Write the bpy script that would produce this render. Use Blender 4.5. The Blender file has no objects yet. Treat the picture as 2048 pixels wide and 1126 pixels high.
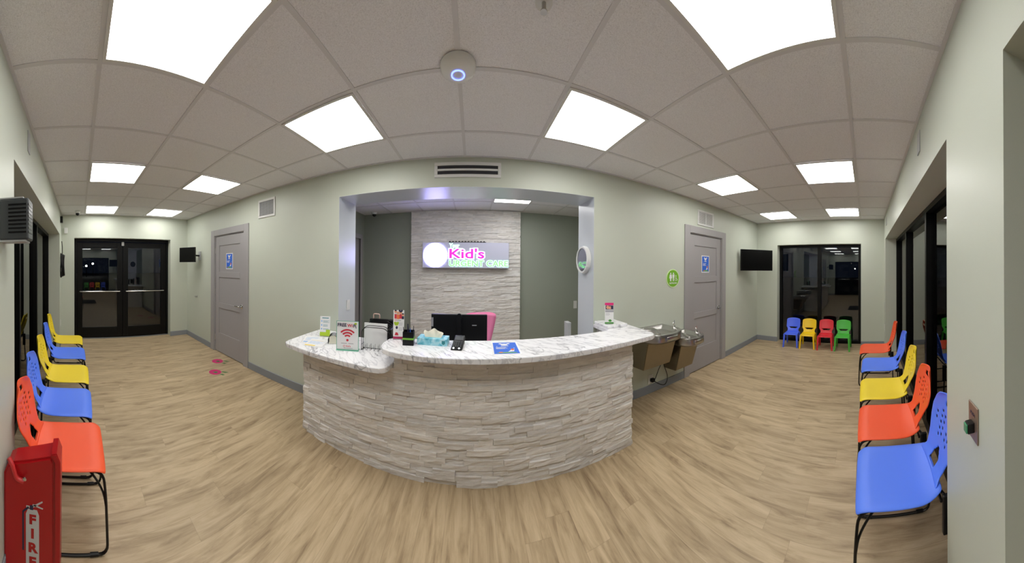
import bpy, bmesh, math, random
from mathutils import Vector, Matrix, Euler

random.seed(7)
S = bpy.context.scene
COL = S.collection
PI = math.pi
H = 1.527          # eye height
CEIL = 2.589

# ------------------------------------------------------------------ camera
cam = bpy.data.cameras.new('camera')
camo = bpy.data.objects.new('camera', cam)
COL.objects.link(camo)
S.camera = camo
cam.type = 'PANO'
cam.panorama_type = 'CENTRAL_CYLINDRICAL'
FP, CX, CY = 501.0, 945.2, 537.6
cam.central_cylindrical_range_u_min = -CX / FP
cam.central_cylindrical_range_u_max = (2048 - CX) / FP
cam.central_cylindrical_range_v_min = -(1126 - CY) / FP
cam.central_cylindrical_range_v_max = CY / FP
cam.central_cylindrical_radius = 1.0
cam.clip_start = 0.02
camo.matrix_world = Matrix.Translation((0, 0, H)) @ Matrix.Rotation(-0.009, 4, 'Y') @ Matrix.Rotation(PI / 2, 4, 'X')

# ------------------------------------------------------------------ world, exposure
w = bpy.data.worlds.new('night_sky')
S.world = w
w.use_nodes = True
bg = w.node_tree.nodes['Background']
bg.inputs[0].default_value = (0.012, 0.016, 0.03, 1)
bg.inputs[1].default_value = 0.25
S.view_settings.view_transform = 'Standard'
S.view_settings.look = 'None'
S.view_settings.gamma = 1.0
S.view_settings.use_curve_mapping = False
S.view_settings.exposure = 0.33
PANEL = 9.0        # strength of the ceiling light panels

# ------------------------------------------------------------------ materials
MATS = {}


def srgb(r, g, b):
    f = lambda c: (c / 255 / 12.92) if c <= 10 else ((c / 255 + 0.055) / 1.055) ** 2.4
    return (f(r), f(g), f(b), 1)


def new_mat(name):
    m = bpy.data.materials.new(name)
    m.use_nodes = True
    MATS[name] = m
    return m, m.node_tree.nodes, m.node_tree.links, m.node_tree.nodes['Principled BSDF']


def mat(name, col, rough=0.5, metal=0.0, bump=0.0, bscale=200.0, var=0.0, emit=0.0, spec=0.5, coat=0.0):
    m, N, L, P = new_mat(name)
    P.inputs['Base Color'].default_value = col
    P.inputs['Roughness'].default_value = rough
    P.inputs['Metallic'].default_value = metal
    P.inputs['Specular IOR Level'].default_value = spec
    P.inputs['Coat Weight'].default_value = coat
    if emit:
        P.inputs['Emission Color'].default_value = col
        P.inputs['Emission Strength'].default_value = emit
    tc = N.new('ShaderNodeTexCoord')
    nz = N.new('ShaderNodeTexNoise')
    nz.inputs['Scale'].default_value = bscale
    nz.inputs['Detail'].default_value = 3
    L.new(tc.outputs['Object'], nz.inputs['Vector'])
    if bump:
        b = N.new('ShaderNodeBump')
        b.inputs['Strength'].default_value = bump
        b.inputs['Distance'].default_value = 0.002
        L.new(nz.outputs['Fac'], b.inputs['Height'])
        L.new(b.outputs['Normal'], P.inputs['Normal'])
    if var:
        n2 = N.new('ShaderNodeTexNoise')
        n2.inputs['Scale'].default_value = 3
        L.new(tc.outputs['Object'], n2.inputs['Vector'])
        mx = N.new('ShaderNodeMix'); mx.data_type = 'RGBA'
        mx.inputs['A'].default_value = tuple(c * (1 - var) for c in col[:3]) + (1,)
        mx.inputs['B'].default_value = tuple(min(1, c * (1 + var)) for c in col[:3]) + (1,)
        L.new(n2.outputs['Fac'], mx.inputs['Factor'])
        L.new(mx.outputs['Result'], P.inputs['Base Color'])
    return m


def ramp(N, L, src, stops):
    r = N.new('ShaderNodeValToRGB')
    e = r.color_ramp.elements
    while len(e) > 1:
        e.remove(e[-1])
    e[0].position, e[0].color = stops[0]
    for p, c in stops[1:]:
        x = e.new(p); x.color = c
    L.new(src, r.inputs['Fac'])
    return r


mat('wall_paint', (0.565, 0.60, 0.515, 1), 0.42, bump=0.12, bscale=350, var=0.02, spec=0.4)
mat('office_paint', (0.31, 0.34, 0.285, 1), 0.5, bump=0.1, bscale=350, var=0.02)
mat('jamb_paint', (0.60, 0.64, 0.67, 1), 0.28, bump=0.08, bscale=300, spec=0.6)
mat('door_grey', srgb(162, 159, 160), 0.42, bump=0.05)
mat('base_grey', srgb(138, 143, 149), 0.5, bump=0.05)
mat('black_frame', (0.002, 0.002, 0.002, 1), 0.4, spec=0.2)
mat('black_plastic', (0.004, 0.004, 0.005, 1), 0.35, bump=0.05, spec=0.3)
mat('black_metal', (0.004, 0.004, 0.004, 1), 0.3, spec=0.35)
mat('steel', (0.55, 0.54, 0.52, 1), 0.28, metal=1.0, bump=0.05, bscale=500)
mat('steel_panel', srgb(150, 140, 122), 0.42, metal=1.0, bump=0.06, bscale=500)
mat('chrome', (0.75, 0.74, 0.72, 1), 0.15, metal=1.0)
mat('white_metal', (0.72, 0.72, 0.70, 1), 0.4)
mat('white_plastic', (0.75, 0.75, 0.73, 1), 0.35)
mat('grey_plastic', (0.05, 0.056, 0.06, 1), 0.4, bump=0.05)
mat('pale_grey', (0.45, 0.46, 0.46, 1), 0.4)
mat('vent_dark', (0.03, 0.03, 0.035, 1), 0.8)
mat('vent_grey', (0.18, 0.18, 0.18, 1), 0.6)
mat('grid_metal', (0.70, 0.695, 0.71, 1), 0.5)
mat('orange_plastic', srgb(250, 92, 48), 0.38, bump=0.12, bscale=900)
mat('blue_plastic', srgb(90, 134, 255), 0.38, bump=0.12, bscale=900)
mat('yellow_plastic', srgb(245, 218, 46), 0.38, bump=0.12, bscale=900)
mat('kid_blue', srgb(82, 114, 252), 0.3)
mat('kid_yellow', srgb(246, 205, 20), 0.3)
mat('kid_red', srgb(220, 42, 54), 0.3)
mat('kid_green', srgb(74, 182, 62), 0.3)
mat('fire_red', (0.42, 0.006, 0.010, 1), 0.3, bump=0.15, bscale=600)
mat('fire_red_light', (0.55, 0.03, 0.03, 1), 0.3)
mat('silver_print', (0.55, 0.55, 0.55, 1), 0.35)
mat('paper', (0.80, 0.80, 0.80, 1), 0.7)
mat('paper_cream', (0.80, 0.77, 0.64, 1), 0.8, bump=0.3, bscale=90)
mat('ink_dark', (0.02, 0.02, 0.06, 1), 0.6)
mat('ink_grey', (0.30, 0.30, 0.33, 1), 0.6)
mat('ink_red', srgb(205, 55, 70), 0.6)
mat('ink_crimson', srgb(178, 40, 92), 0.6)
mat('ink_pink', srgb(222, 40, 120), 0.6)
mat('ink_lime', srgb(175, 205, 50), 0.6)
mat('ink_green', srgb(70, 140, 60), 0.6)
mat('ink_teal', srgb(40, 130, 140), 0.6)
mat('ink_blue', srgb(45, 105, 215), 0.6)
mat('ink_skyblue', srgb(120, 175, 230), 0.6)
mat('ink_yellow', srgb(235, 205, 90), 0.6)
mat('ink_skin', srgb(225, 165, 130), 0.6)
mat('ink_orange', srgb(235, 120, 70), 0.6)
mat('sign_green', srgb(120, 180, 45), 0.4)
mat('sign_ring', srgb(215, 240, 180), 0.4)
mat('lime_band', srgb(120, 185, 60), 0.5)
mat('decal_pink', srgb(200, 40, 110), 0.5)
mat('decal_green', srgb(80, 120, 70), 0.5)
mat('pink_mesh', srgb(250, 140, 188), 0.6, bump=0.5, bscale=500)
mat('tv_screen', (0.002, 0.002, 0.002, 1), 0.3, spec=0.25)
mat('mat_rubber', (0.012, 0.012, 0.014, 1), 0.9, bump=0.6, bscale=200)
mat('acrylic_edge', srgb(120, 185, 160), 0.2)
mat('asphalt', (0.02, 0.02, 0.022, 1), 0.9, bump=0.5, bscale=60)
mat('beige_plastic', srgb(205, 175, 165), 0.5)
mat('green_button', srgb(60, 140, 100), 0.3)
mat('plate_bronze', srgb(150, 132, 118), 0.4, metal=0.6)
mat('worktop_grey', (0.3, 0.3, 0.31, 1), 0.5)
mat('sign_box_grey', srgb(215, 217, 240), 0.4)


def emis(name, col, st):
    m, N, L, P = new_mat(name)
    P.inputs['Base Color'].default_value = col
    P.inputs['Emission Color'].default_value = col
    P.inputs['Emission Strength'].default_value = st
    return m


emis('panel_light', (1.0, 0.985, 0.955, 1), PANEL)
emis('office_panel_light', (1.0, 0.985, 0.97, 1), 7.0)
emis('led_disc', (0.45, 0.42, 1.0, 1), 9.0)
emis('led_white', (0.85, 0.92, 1.0, 1), 2.2)
emis('led_magenta', (0.72, 0.02, 0.42, 1), 1.0)
emis('led_green', (0.30, 0.85, 0.25, 1), 0.75)
emis('led_mint', (0.50, 1.0, 0.75, 1), 1.3)
emis('led_blue_ring', (0.15, 0.22, 1.0, 1), 3.0)
emis('led_teal', (0.1, 0.6, 0.35, 1), 0.5)
emis('street_glow', (1.0, 0.95, 0.85, 1), 60)

# glass: thin panes, mirror-like against the night outside
m, N, L, P = new_mat('glass')
N.remove(P)
out = N['Material Output']
fr = N.new('ShaderNodeFresnel'); fr.inputs['IOR'].default_value = 1.62
tr = N.new('ShaderNodeBsdfTransparent'); tr.inputs['Color'].default_value = (0.75, 0.78, 0.78, 1)
gl = N.new('ShaderNodeBsdfGlossy'); gl.inputs['Roughness'].default_value = 0.0
gl.inputs['Color'].default_value = (0.95, 0.95, 0.95, 1)
mx = N.new('ShaderNodeMixShader')
L.new(fr.outputs[0], mx.inputs[0]); L.new(tr.outputs[0], mx.inputs[1]); L.new(gl.outputs[0], mx.inputs[2])
L.new(mx.outputs[0], out.inputs[0])

mat('clock_glass', (0.10, 0.11, 0.13, 1), 0.03, spec=1.0, coat=1.0)

# floor planks
m, N, L, P = new_mat('vinyl_planks')
tc = N.new('ShaderNodeTexCoord')
sep = N.new('ShaderNodeSeparateXYZ'); L.new(tc.outputs['Object'], sep.inputs[0])
cmb = N.new('ShaderNodeCombineXYZ')
L.new(sep.outputs['Y'], cmb.inputs['X']); L.new(sep.outputs['X'], cmb.inputs['Y'])
PW, PL = 0.152, 1.22


def mth(op, a_, b_=None, c_=None):
    n_ = N.new('ShaderNodeMath'); n_.operation = op
    for k_, q_ in enumerate((a_, b_, c_)):
        if q_ is None:
            continue
        if isinstance(q_, (int, float)):
            n_.inputs[k_].default_value = q_
        else:
            L.new(q_, n_.inputs[k_])
    return n_.outputs[0]


xr = mth('DIVIDE', sep.outputs['X'], PW)
row = mth('FLOOR', xr)
wn = N.new('ShaderNodeTexWhiteNoise'); wn.noise_dimensions = '1D'; L.new(row, wn.inputs['W'])
yr = mth('ADD', mth('DIVIDE', sep.outputs['Y'], PL), wn.outputs['Value'])
idx = mth('FLOOR', yr)
wn2 = N.new('ShaderNodeTexWhiteNoise'); wn2.noise_dimensions = '1D'
L.new(mth('ADD', mth('MULTIPLY', row, 17.37), mth('MULTIPLY', idx, 3.91)), wn2.inputs['W'])
fx = mth('SUBTRACT', xr, row); fy = mth('SUBTRACT', yr, idx)
ex = mth('MULTIPLY', mth('MINIMUM', fx, mth('SUBTRACT', 1.0, fx)), PW)
ey = mth('MULTIPLY', mth('MINIMUM', fy, mth('SUBTRACT', 1.0, fy)), PL)
seam = mth('LESS_THAN', mth('MINIMUM', ex, ey), 0.0011)


# each plank shifts its own grain
addv = N.new('ShaderNodeVectorMath'); addv.operation = 'MULTIPLY_ADD'
L.new(wn2.outputs['Color'], addv.inputs[0]); addv.inputs[1].default_value = (37, 11, 5)
mapg = N.new('ShaderNodeMapping'); mapg.inputs['Scale'].default_value = (2.6, 19.0, 1)
L.new(cmb.outputs[0], mapg.inputs['Vector']); L.new(mapg.outputs[0], addv.inputs[2])
g1 = N.new('ShaderNodeTexNoise'); g1.inputs['Scale'].default_value = 1.0; g1.inputs['Detail'].default_value = 5
g1.inputs['Roughness'].default_value = 0.62; g1.inputs['Distortion'].default_value = 0.6
L.new(addv.outputs[0], g1.inputs['Vector'])
mapf = N.new('ShaderNodeMapping'); mapf.inputs['Scale'].default_value = (5, 90.0, 1)
L.new(addv.outputs[0], mapf.inputs['Vector'])
g2 = N.new('ShaderNodeTexNoise'); g2.inputs['Scale'].default_value = 0.6; g2.inputs['Detail'].default_value = 3
L.new(mapf.outputs[0], g2.inputs['Vector'])
r1 = ramp(N, L, g1.outputs['Fac'], [(0.30, (0.285, 0.202, 0.120, 1)), (0.42, (0.43, 0.325, 0.198, 1)),
                                    (0.56, (0.535, 0.415, 0.262, 1)), (0.75, (0.63, 0.50, 0.332, 1))])
mx1 = N.new('ShaderNodeMix'); mx1.data_type = 'RGBA'; mx1.blend_type = 'MULTIPLY'
r2 = ramp(N, L, g2.outputs['Fac'], [(0.3, (0.86, 0.85, 0.84, 1)), (0.7, (1.06, 1.06, 1.06, 1))])
mx1.inputs['Factor'].default_value = 1.0
L.new(r1.outputs[0], mx1.inputs['A']); L.new(r2.outputs[0], mx1.inputs['B'])
mx2 = N.new('ShaderNodeMix'); mx2.data_type = 'RGBA'; mx2.blend_type = 'MULTIPLY'; mx2.inputs['Factor'].default_value = 1.0
r3 = ramp(N, L, wn2.outputs['Value'], [(0.0, (0.90, 0.89, 0.88, 1)), (1.0, (1.06, 1.06, 1.06, 1))])
L.new(mx1.outputs['Result'], mx2.inputs['A']); L.new(r3.outputs[0], mx2.inputs['B'])
mx3 = N.new('ShaderNodeMix'); mx3.data_type = 'RGBA'
mx3.inputs['B'].default_value = (0.13, 0.088, 0.055, 1)
mf = N.new('ShaderNodeMath'); mf.operation = 'MULTIPLY'; mf.inputs[1].default_value = 0.3
L.new(seam, mf.inputs[0]); L.new(mf.outputs[0], mx3.inputs['Factor'])
L.new(mx2.outputs['Result'], mx3.inputs['A'])
L.new(mx3.outputs['Result'], P.inputs['Base Color'])
P.inputs['Roughness'].default_value = 0.42
P.inputs['Specular IOR Level'].default_value = 0.4
b = N.new('ShaderNodeBump'); b.inputs['Strength'].default_value = 0.15; b.inputs['Distance'].default_value = 0.001
L.new(g2.outputs['Fac'], b.inputs['Height']); L.new(b.outputs[0], P.inputs['Normal'])

# ceiling tile
m, N, L, P = new_mat('ceiling_tile')
tc = N.new('ShaderNodeTexCoord')
v = N.new('ShaderNodeTexVoronoi'); v.inputs['Scale'].default_value = 150
L.new(tc.outputs['Object'], v.inputs['Vector'])
nz = N.new('ShaderNodeTexNoise'); nz.inputs['Scale'].default_value = 160; nz.inputs['Detail'].default_value = 2
L.new(tc.outputs['Object'], nz.inputs['Vector'])
sz = N.new('ShaderNodeTexNoise'); sz.inputs['Scale'].default_value = 60
L.new(tc.outputs['Object'], sz.inputs['Vector'])
sub = N.new('ShaderNodeMath'); sub.operation = 'SUBTRACT'; L.new(v.outputs['Distance'], sub.inputs[0])
szm = N.new('ShaderNodeMath'); szm.operation = 'MULTIPLY'; szm.inputs[1].default_value = 0.36
L.new(sz.outputs['Fac'], szm.inputs[0]); L.new(szm.outputs[0], sub.inputs[1])
rs = ramp(N, L, sub.outputs[0], [(0.0, (0.70, 0.695, 0.71, 1)), (0.08, (0.86, 0.86, 0.885, 1))])
rn = ramp(N, L, nz.outputs['Fac'], [(0.35, (0.93, 0.93, 0.93, 1)), (0.65, (1.04, 1.04, 1.04, 1))])
mx = N.new('ShaderNodeMix'); mx.data_type = 'RGBA'; mx.blend_type = 'MULTIPLY'; mx.inputs['Factor'].default_value = 1
L.new(rs.outputs[0], mx.inputs['A']); L.new(rn.outputs[0], mx.inputs['B'])
L.new(mx.outputs['Result'], P.inputs['Base Color'])
P.inputs['Roughness'].default_value = 0.9
P.inputs['Specular IOR Level'].default_value = 0.1
b = N.new('ShaderNodeBump'); b.inputs['Strength'].default_value = 0.2; b.inputs['Distance'].default_value = 0.0015
L.new(sub.outputs[0], b.inputs['Height']); L.new(b.outputs[0], P.inputs['Normal'])

# marble laminate
m, N, L, P = new_mat('marble')
tc = N.new('ShaderNodeTexCoord')


def veins(rot, scale, lo, hi, colour, seed):
    mp = N.new('ShaderNodeMapping'); mp.vector_type = 'TEXTURE'; mp.inputs['Rotation'].default_value = (0.0, 0.45, rot)
    mp.inputs['Scale'].default_value = tuple(1 / q for q in scale); mp.inputs['Location'].default_value = (seed, seed * 2, 0)
    L.new(tc.outputs['Object'], mp.inputs['Vector'])
    n = N.new('ShaderNodeTexNoise'); n.inputs['Scale'].default_value = 1.0; n.inputs['Detail'].default_value = 4
    n.inputs['Roughness'].default_value = 0.5; n.inputs['Distortion'].default_value = 0.25
    L.new(mp.outputs[0], n.inputs['Vector'])
    s = N.new('ShaderNodeMath'); s.operation = 'SUBTRACT'; s.inputs[1].default_value = 0.5; L.new(n.outputs['Fac'], s.inputs[0])
    a = N.new('ShaderNodeMath'); a.operation = 'ABSOLUTE'; L.new(s.outputs[0], a.inputs[0])
    return ramp(N, L, a.outputs[0], [(lo, colour), (hi, (1, 1, 1, 1))])


va = veins(-1.0, (0.9, 8.0, 5), 0.0, 0.022, (0.48, 0.48, 0.50, 1), 3.1)
vb = veins(-0.85, (1.3, 15, 9), 0.0, 0.035, (0.72, 0.72, 0.74, 1), 7.7)
vm = N.new('ShaderNodeTexNoise'); vm.inputs['Scale'].default_value = 3.0
L.new(tc.outputs['Object'], vm.inputs['Vector'])
vmr = ramp(N, L, vm.outputs['Fac'], [(0.4, (0, 0, 0, 1)), (0.6, (1, 1, 1, 1))])
mk = N.new('ShaderNodeMix'); mk.data_type = 'RGBA'
L.new(vmr.outputs[0], mk.inputs['Factor']); L.new(va.outputs[0], mk.inputs['A']); mk.inputs['B'].default_value = (1, 1, 1, 1)
mm = N.new('ShaderNodeMix'); mm.data_type = 'RGBA'; mm.blend_type = 'MULTIPLY'; mm.inputs['Factor'].default_value = 1
L.new(mk.outputs['Result'], mm.inputs['A']); L.new(vb.outputs[0], mm.inputs['B'])
m2 = N.new('ShaderNodeMix'); m2.data_type = 'RGBA'; m2.blend_type = 'MULTIPLY'; m2.inputs['Factor'].default_value = 1
L.new(mm.outputs['Result'], m2.inputs['A']); m2.inputs['B'].default_value = (0.90, 0.90, 0.92, 1)
L.new(m2.outputs['Result'], P.inputs['Base Color'])
P.inputs['Roughness'].default_value = 0.22

# ledger stone (colour per block from an attribute)
m, N, L, P = new_mat('ledger_stone')
at = N.new('ShaderNodeAttribute'); at.attribute_name = 'tint'
tc = N.new('ShaderNodeTexCoord')
mp = N.new('ShaderNodeMapping'); mp.inputs['Scale'].default_value = (9, 9, 45)
L.new(tc.outputs['Object'], mp.inputs['Vector'])
n = N.new('ShaderNodeTexNoise'); n.inputs['Scale'].default_value = 1.2; n.inputs['Detail'].default_value = 6
n.inputs['Roughness'].default_value = 0.65
L.new(mp.outputs[0], n.inputs['Vector'])
rr = ramp(N, L, n.outputs['Fac'], [(0.3, (0.86, 0.85, 0.84, 1)), (0.7, (1.05, 1.05, 1.05, 1))])
mx = N.new('ShaderNodeMix'); mx.data_type = 'RGBA'; mx.blend_type = 'MULTIPLY'; mx.inputs['Factor'].default_value = 1
L.new(at.outputs['Color'], mx.inputs['A']); L.new(rr.outputs[0], mx.inputs['B'])
L.new(mx.outputs['Result'], P.inputs['Base Color'])
P.inputs['Roughness'].default_value = 0.75
b = N.new('ShaderNodeBump'); b.inputs['Strength'].default_value = 0.7; b.inputs['Distance'].default_value = 0.008
L.new(n.outputs['Fac'], b.inputs['Height']); L.new(b.outputs[0], P.inputs['Normal'])

# tissue box print
m, N, L, P = new_mat('tissue_print')
tc = N.new('ShaderNodeTexCoord')
n = N.new('ShaderNodeTexNoise'); n.inputs['Scale'].default_value = 18; n.inputs['Detail'].default_value = 4
n.inputs['Distortion'].default_value = 1.0
L.new(tc.outputs['Object'], n.inputs['Vector'])
rr = ramp(N, L, n.outputs['Fac'], [(0.35, srgb(60, 165, 190)), (0.5, srgb(130, 205, 225)), (0.68, srgb(195, 232, 240))])
L.new(rr.outputs[0], P.inputs['Base Color'])


# ------------------------------------------------------------------ mesh helpers
def bx(b, x0, x1, y0, y1, z0, z1, bev=0.0, seg=2):
    t = bmesh.new() if bev else b
    vs = [t.verts.new((x, y, z)) for x in (x0, x1) for y in (y0, y1) for z in (z0, z1)]
    for f in ((0, 1, 3, 2), (4, 6, 7, 5), (0, 4, 5, 1), (2, 3, 7, 6), (0, 2, 6, 4), (1, 5, 7, 3)):
        t.faces.new([vs[i] for i in f])
    if bev:
        bmesh.ops.recalc_face_normals(t, faces=t.faces)
        bmesh.ops.bevel(t, geom=list(t.edges), offset=bev, segments=seg, affect='EDGES', profile=0.5)
        merge(b, t)
    return b


def merge(b, t, M=None):
    if M is not None:
        bmesh.ops.transform(t, matrix=M, verts=t.verts)
    me = bpy.data.meshes.new('tmp')
    t.to_mesh(me); t.free()
    b.from_mesh(me)
    bpy.data.meshes.remove(me)


def cyl(b, p0, p1, r, seg=16, r2=None, caps=True):
    p0, p1 = Vector(p0), Vector(p1)
    d = p1 - p0
    q = d.to_track_quat('Z', 'Y')
    r2 = r if r2 is None else r2
    a = [b.verts.new(p0 + q @ Vector((r * math.cos(2 * PI * i / seg), r * math.sin(2 * PI * i / seg), 0))) for i in range(seg)]
    c = [b.verts.new(p1 + q @ Vector((r2 * math.cos(2 * PI * i / seg), r2 * math.sin(2 * PI * i / seg), 0))) for i in range(seg)]
    for i in range(seg):
        b.faces.new((a[i], a[(i + 1) % seg], c[(i + 1) % seg], c[i]))
    if caps:
        b.faces.new(a[::-1]); b.faces.new(c)
    return b


def lathe(b, prof, seg=24, centre=(0, 0, 0), M=None):
    """prof: list of (r, z) from bottom to top, around local z"""
    t = bmesh.new()
    rings = []
    for r, z in prof:
        if r < 1e-6:
            rings.append([t.verts.new((0, 0, z))])
        else:
            rings.append([t.verts.new((r * math.cos(2 * PI * i / seg), r * math.sin(2 * PI * i / seg), z)) for i in range(seg)])
    for A, B in zip(rings, rings[1:]):
        for i in range(seg):
            j = (i + 1) % seg
            if len(A) == 1 and len(B) == 1:
                continue
            if len(A) == 1:
                t.faces.new((A[0], B[j], B[i]))
            elif len(B) == 1:
                t.faces.new((A[i], A[j], B[0]))
            else:
                t.faces.new((A[i], A[j], B[j], B[i]))
    bmesh.ops.recalc_face_normals(t, faces=t.faces)
    merge(b, t, Matrix.Translation(centre) @ (M or Matrix()))
    return b


def rounded(pts, r, n=5):
    pts = [Vector(p) for p in pts]
    o = [pts[0]]
    for a, p, c in zip(pts, pts[1:], pts[2:]):
        d1, d2 = (a - p), (c - p)
        k = min(r, d1.length * .49, d2.length * .49)
        s, e = p + d1.normalized() * k, p + d2.normalized() * k
        for i in range(n + 1):
            t = i / n
            o.append((1 - t) ** 2 * s + 2 * t * (1 - t) * p + t * t * e)
    o.append(pts[-1])
    return o


def tube(b, pts, r, seg=8, fillet=0.0, closed=False):
    if fillet:
        pts = rounded(pts, fillet)
    pts = [Vector(p) for p in pts]
    n = len(pts)
    rings = []
    prev = None
    for i, p in enumerate(pts):
        if closed:
            d = pts[(i + 1) % n] - pts[i - 1]
        else:
            d = pts[min(i + 1, n - 1)] - pts[max(i - 1, 0)]
        d.normalize()
        if prev is None:
            u = d.orthogonal().normalized()
        else:
            u = (prev - d * prev.dot(d)).normalized()
        prev = u
        v_ = d.cross(u)
        rings.append([b.verts.new(p + (u * math.cos(2 * PI * k / seg) + v_ * math.sin(2 * PI * k / seg)) * r) for k in range(seg)])
    rr_ = rings + ([rings[0]] if closed else [])
    for A, B in zip(rr_, rr_[1:]):
        for k in range(seg):
            b.faces.new((A[k], A[(k + 1) % seg], B[(k + 1) % seg], B[k]))
    if not closed:
        b.faces.new(rings[0][::-1]); b.faces.new(rings[-1])
    return b


def prism(b, pts, z0, z1, bev=0.0):
    t = bmesh.new()
    lo = [t.verts.new((x, y, z0)) for x, y in pts]
    hi = [t.verts.new((x, y, z1)) for x, y in pts]
    n = len(pts)
    t.faces.new(lo[::-1]); t.faces.new(hi)
    for i in range(n):
        t.faces.new((lo[i], lo[(i + 1) % n], hi[(i + 1) % n], hi[i]))
    bmesh.ops.recalc_face_normals(t, faces=t.faces)
    if bev:
        ed = [e for e in t.edges if abs(e.verts[0].co.z - e.verts[1].co.z) < 1e-6]
        bmesh.ops.bevel(t, geom=ed, offset=bev, segments=2, affect='EDGES')
    merge(b, t)
    return b


SPLIT = {'faces': 'face', 'hair': 'hair', 'icons': 'icon', 'end_lights': 'end_light', 'cards': 'card', 'hinge': 'hinge', 'keypad': 'key',
         'orange_print': 'orange_print', 'back_label': 'back_label', 'green_leaf': 'green_leaf', 'red_print': 'red_print', 'fine_print': 'fine_print', 'printed_band': 'printed_band', 'grey_print': 'grey_print', 'base_plate': 'base_plate', 'white_print': 'white_print'}


def islands(b):
    seen, out_ = set(), []
    for f in b.faces:
        if f in seen:
            continue
        st_, isl = [f], []
        seen.add(f)
        while st_:
            g = st_.pop(); isl.append(g)
            for e_ in g.edges:
                for h in e_.link_faces:
                    if h not in seen:
                        seen.add(h); st_.append(h)
        out_.append(isl)
    return out_


def obj(name, b, m, parent=None, smooth=False, mods=None):
    if name in SPLIT:
        isl = islands(b)
        first = None
        for I in isl:
            nb = bmesh.new(); vm_ = {}
            for f in I:
                nb.faces.new([vm_.setdefault(v_, None) or vm_.__setitem__(v_, nb.verts.new(v_.co)) or vm_[v_] for v_ in f.verts])
            o_ = obj1(SPLIT[name], nb, m, parent, smooth)
            first = first or o_
        b.free()
        return first
    return obj1(name, b, m, parent, smooth)


def obj1(name, b, m, parent=None, smooth=False):
    bmesh.ops.recalc_face_normals(b, faces=b.faces)
    me = bpy.data.meshes.new(name)
    b.to_mesh(me); b.free()
    me.materials.append(MATS[m])
    if smooth:
        for p in me.polygons:
            p.use_smooth = True
        me.set_sharp_from_angle(angle=0.7)
    o = bpy.data.objects.new(name, me)
    COL.objects.link(o)
    if parent:
        o.parent = parent
    return o


def tag(o, label, cat, group=None):
    o['label'] = label; o['category'] = cat
    if group:
        o['group'] = group
    return o


def thing(name, label, cat, loc=(0, 0, 0), rz=0.0, group=None, rot=None):
    o = bpy.data.objects.new(name, None)
    o.empty_display_size = 0.05
    COL.objects.link(o)
    o.location = loc
    o.rotation_euler = rot if rot else (0, 0, rz)
    return tag(o, label, cat, group)


def struct(name, b, m, parent=None, **k):
    o = obj(name, b, m, parent, **k)
    if not parent:
        o['kind'] = 'structure'
    return o


def sroot(name, loc=(0, 0, 0)):
    o = bpy.data.objects.new(name, None)
    o.empty_display_size = 0.05
    COL.objects.link(o)
    o.location = loc
    o['kind'] = 'structure'
    return o


def dup(root, loc, rz, label, recolor=None, group=None, rot=None):
    r = root.copy(); COL.objects.link(r)
    r.location = loc; r.rotation_euler = rot if rot else (0, 0, rz); r['label'] = label
    if group:
        r['group'] = group

    def rec(src, dst):
        for ch in list(src.children):
            c = ch.copy(); COL.objects.link(c); c.parent = dst
            if recolor and ch.data and ch.data.materials and ch.data.materials[0].name in recolor:
                c.data = ch.data.copy()
                c.data.materials[0] = MATS[recolor[ch.data.materials[0].name]]
            rec(ch, c)
    rec(root, r)
    return r


def text_fit(s, x0, x1, z0, z1, d, off, th=.003):
    t_ = bmesh.new()
    text(t_, s, .2, 0, 0, 0, off, th=th)
    xs_ = [v_.co.x for v_ in t_.verts]; zs_ = [v_.co.z for v_ in t_.verts]; ys_ = [v_.co.y for v_ in t_.verts]
    ax, cx_, az, cz = min(xs_), max(xs_), min(zs_), max(zs_)
    for v_ in t_.verts:
        v_.co.x = x0 + (v_.co.x - ax) / (cx_ - ax) * (x1 - x0)
        v_.co.z = z0 + (v_.co.z - az) / (cz - az) * (z1 - z0)
        v_.co.y = d + (v_.co.y - min(ys_))
    return t_


# ---- flat print helpers: drawn in a local plane, x right, z up, facing -y at y = d
def flat(b, pts, d, th=0.0006):
    a = [b.verts.new((x, d, z)) for x, z in pts]
    c = [b.verts.new((x, d + th, z)) for x, z in pts]
    n = len(pts)
    b.faces.new(a); b.faces.new(c[::-1])
    for i in range(n):
        b.faces.new((a[i], c[i], c[(i + 1) % n], a[(i + 1) % n]))


def rect(b, x0, x1, z0, z1, d=-0.001):
    flat(b, [(x0, z0), (x1, z0), (x1, z1), (x0, z1)], d)


def oval(b, cx, cz, rx, rz=None, d=-0.001, n=24, a0=0.0):
    rz = rx if rz is None else rz
    flat(b, [(cx + rx * math.cos(a0 + 2 * PI * i / n), cz + rz * math.sin(a0 + 2 * PI * i / n)) for i in range(n)], d)


def arc(b, cx, cz, r, wd, a0, a1, d=-0.001, n=20):
    for i in range(n):
        t0, t1 = a0 + (a1 - a0) * i / n, a0 + (a1 - a0) * (i + 1) / n
        flat(b, [(cx + q * math.cos(t), cz + q * math.sin(t)) for q, t in ((r - wd / 2, t0), (r + wd / 2, t0), (r + wd / 2, t1), (r - wd / 2, t1))], d)


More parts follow.
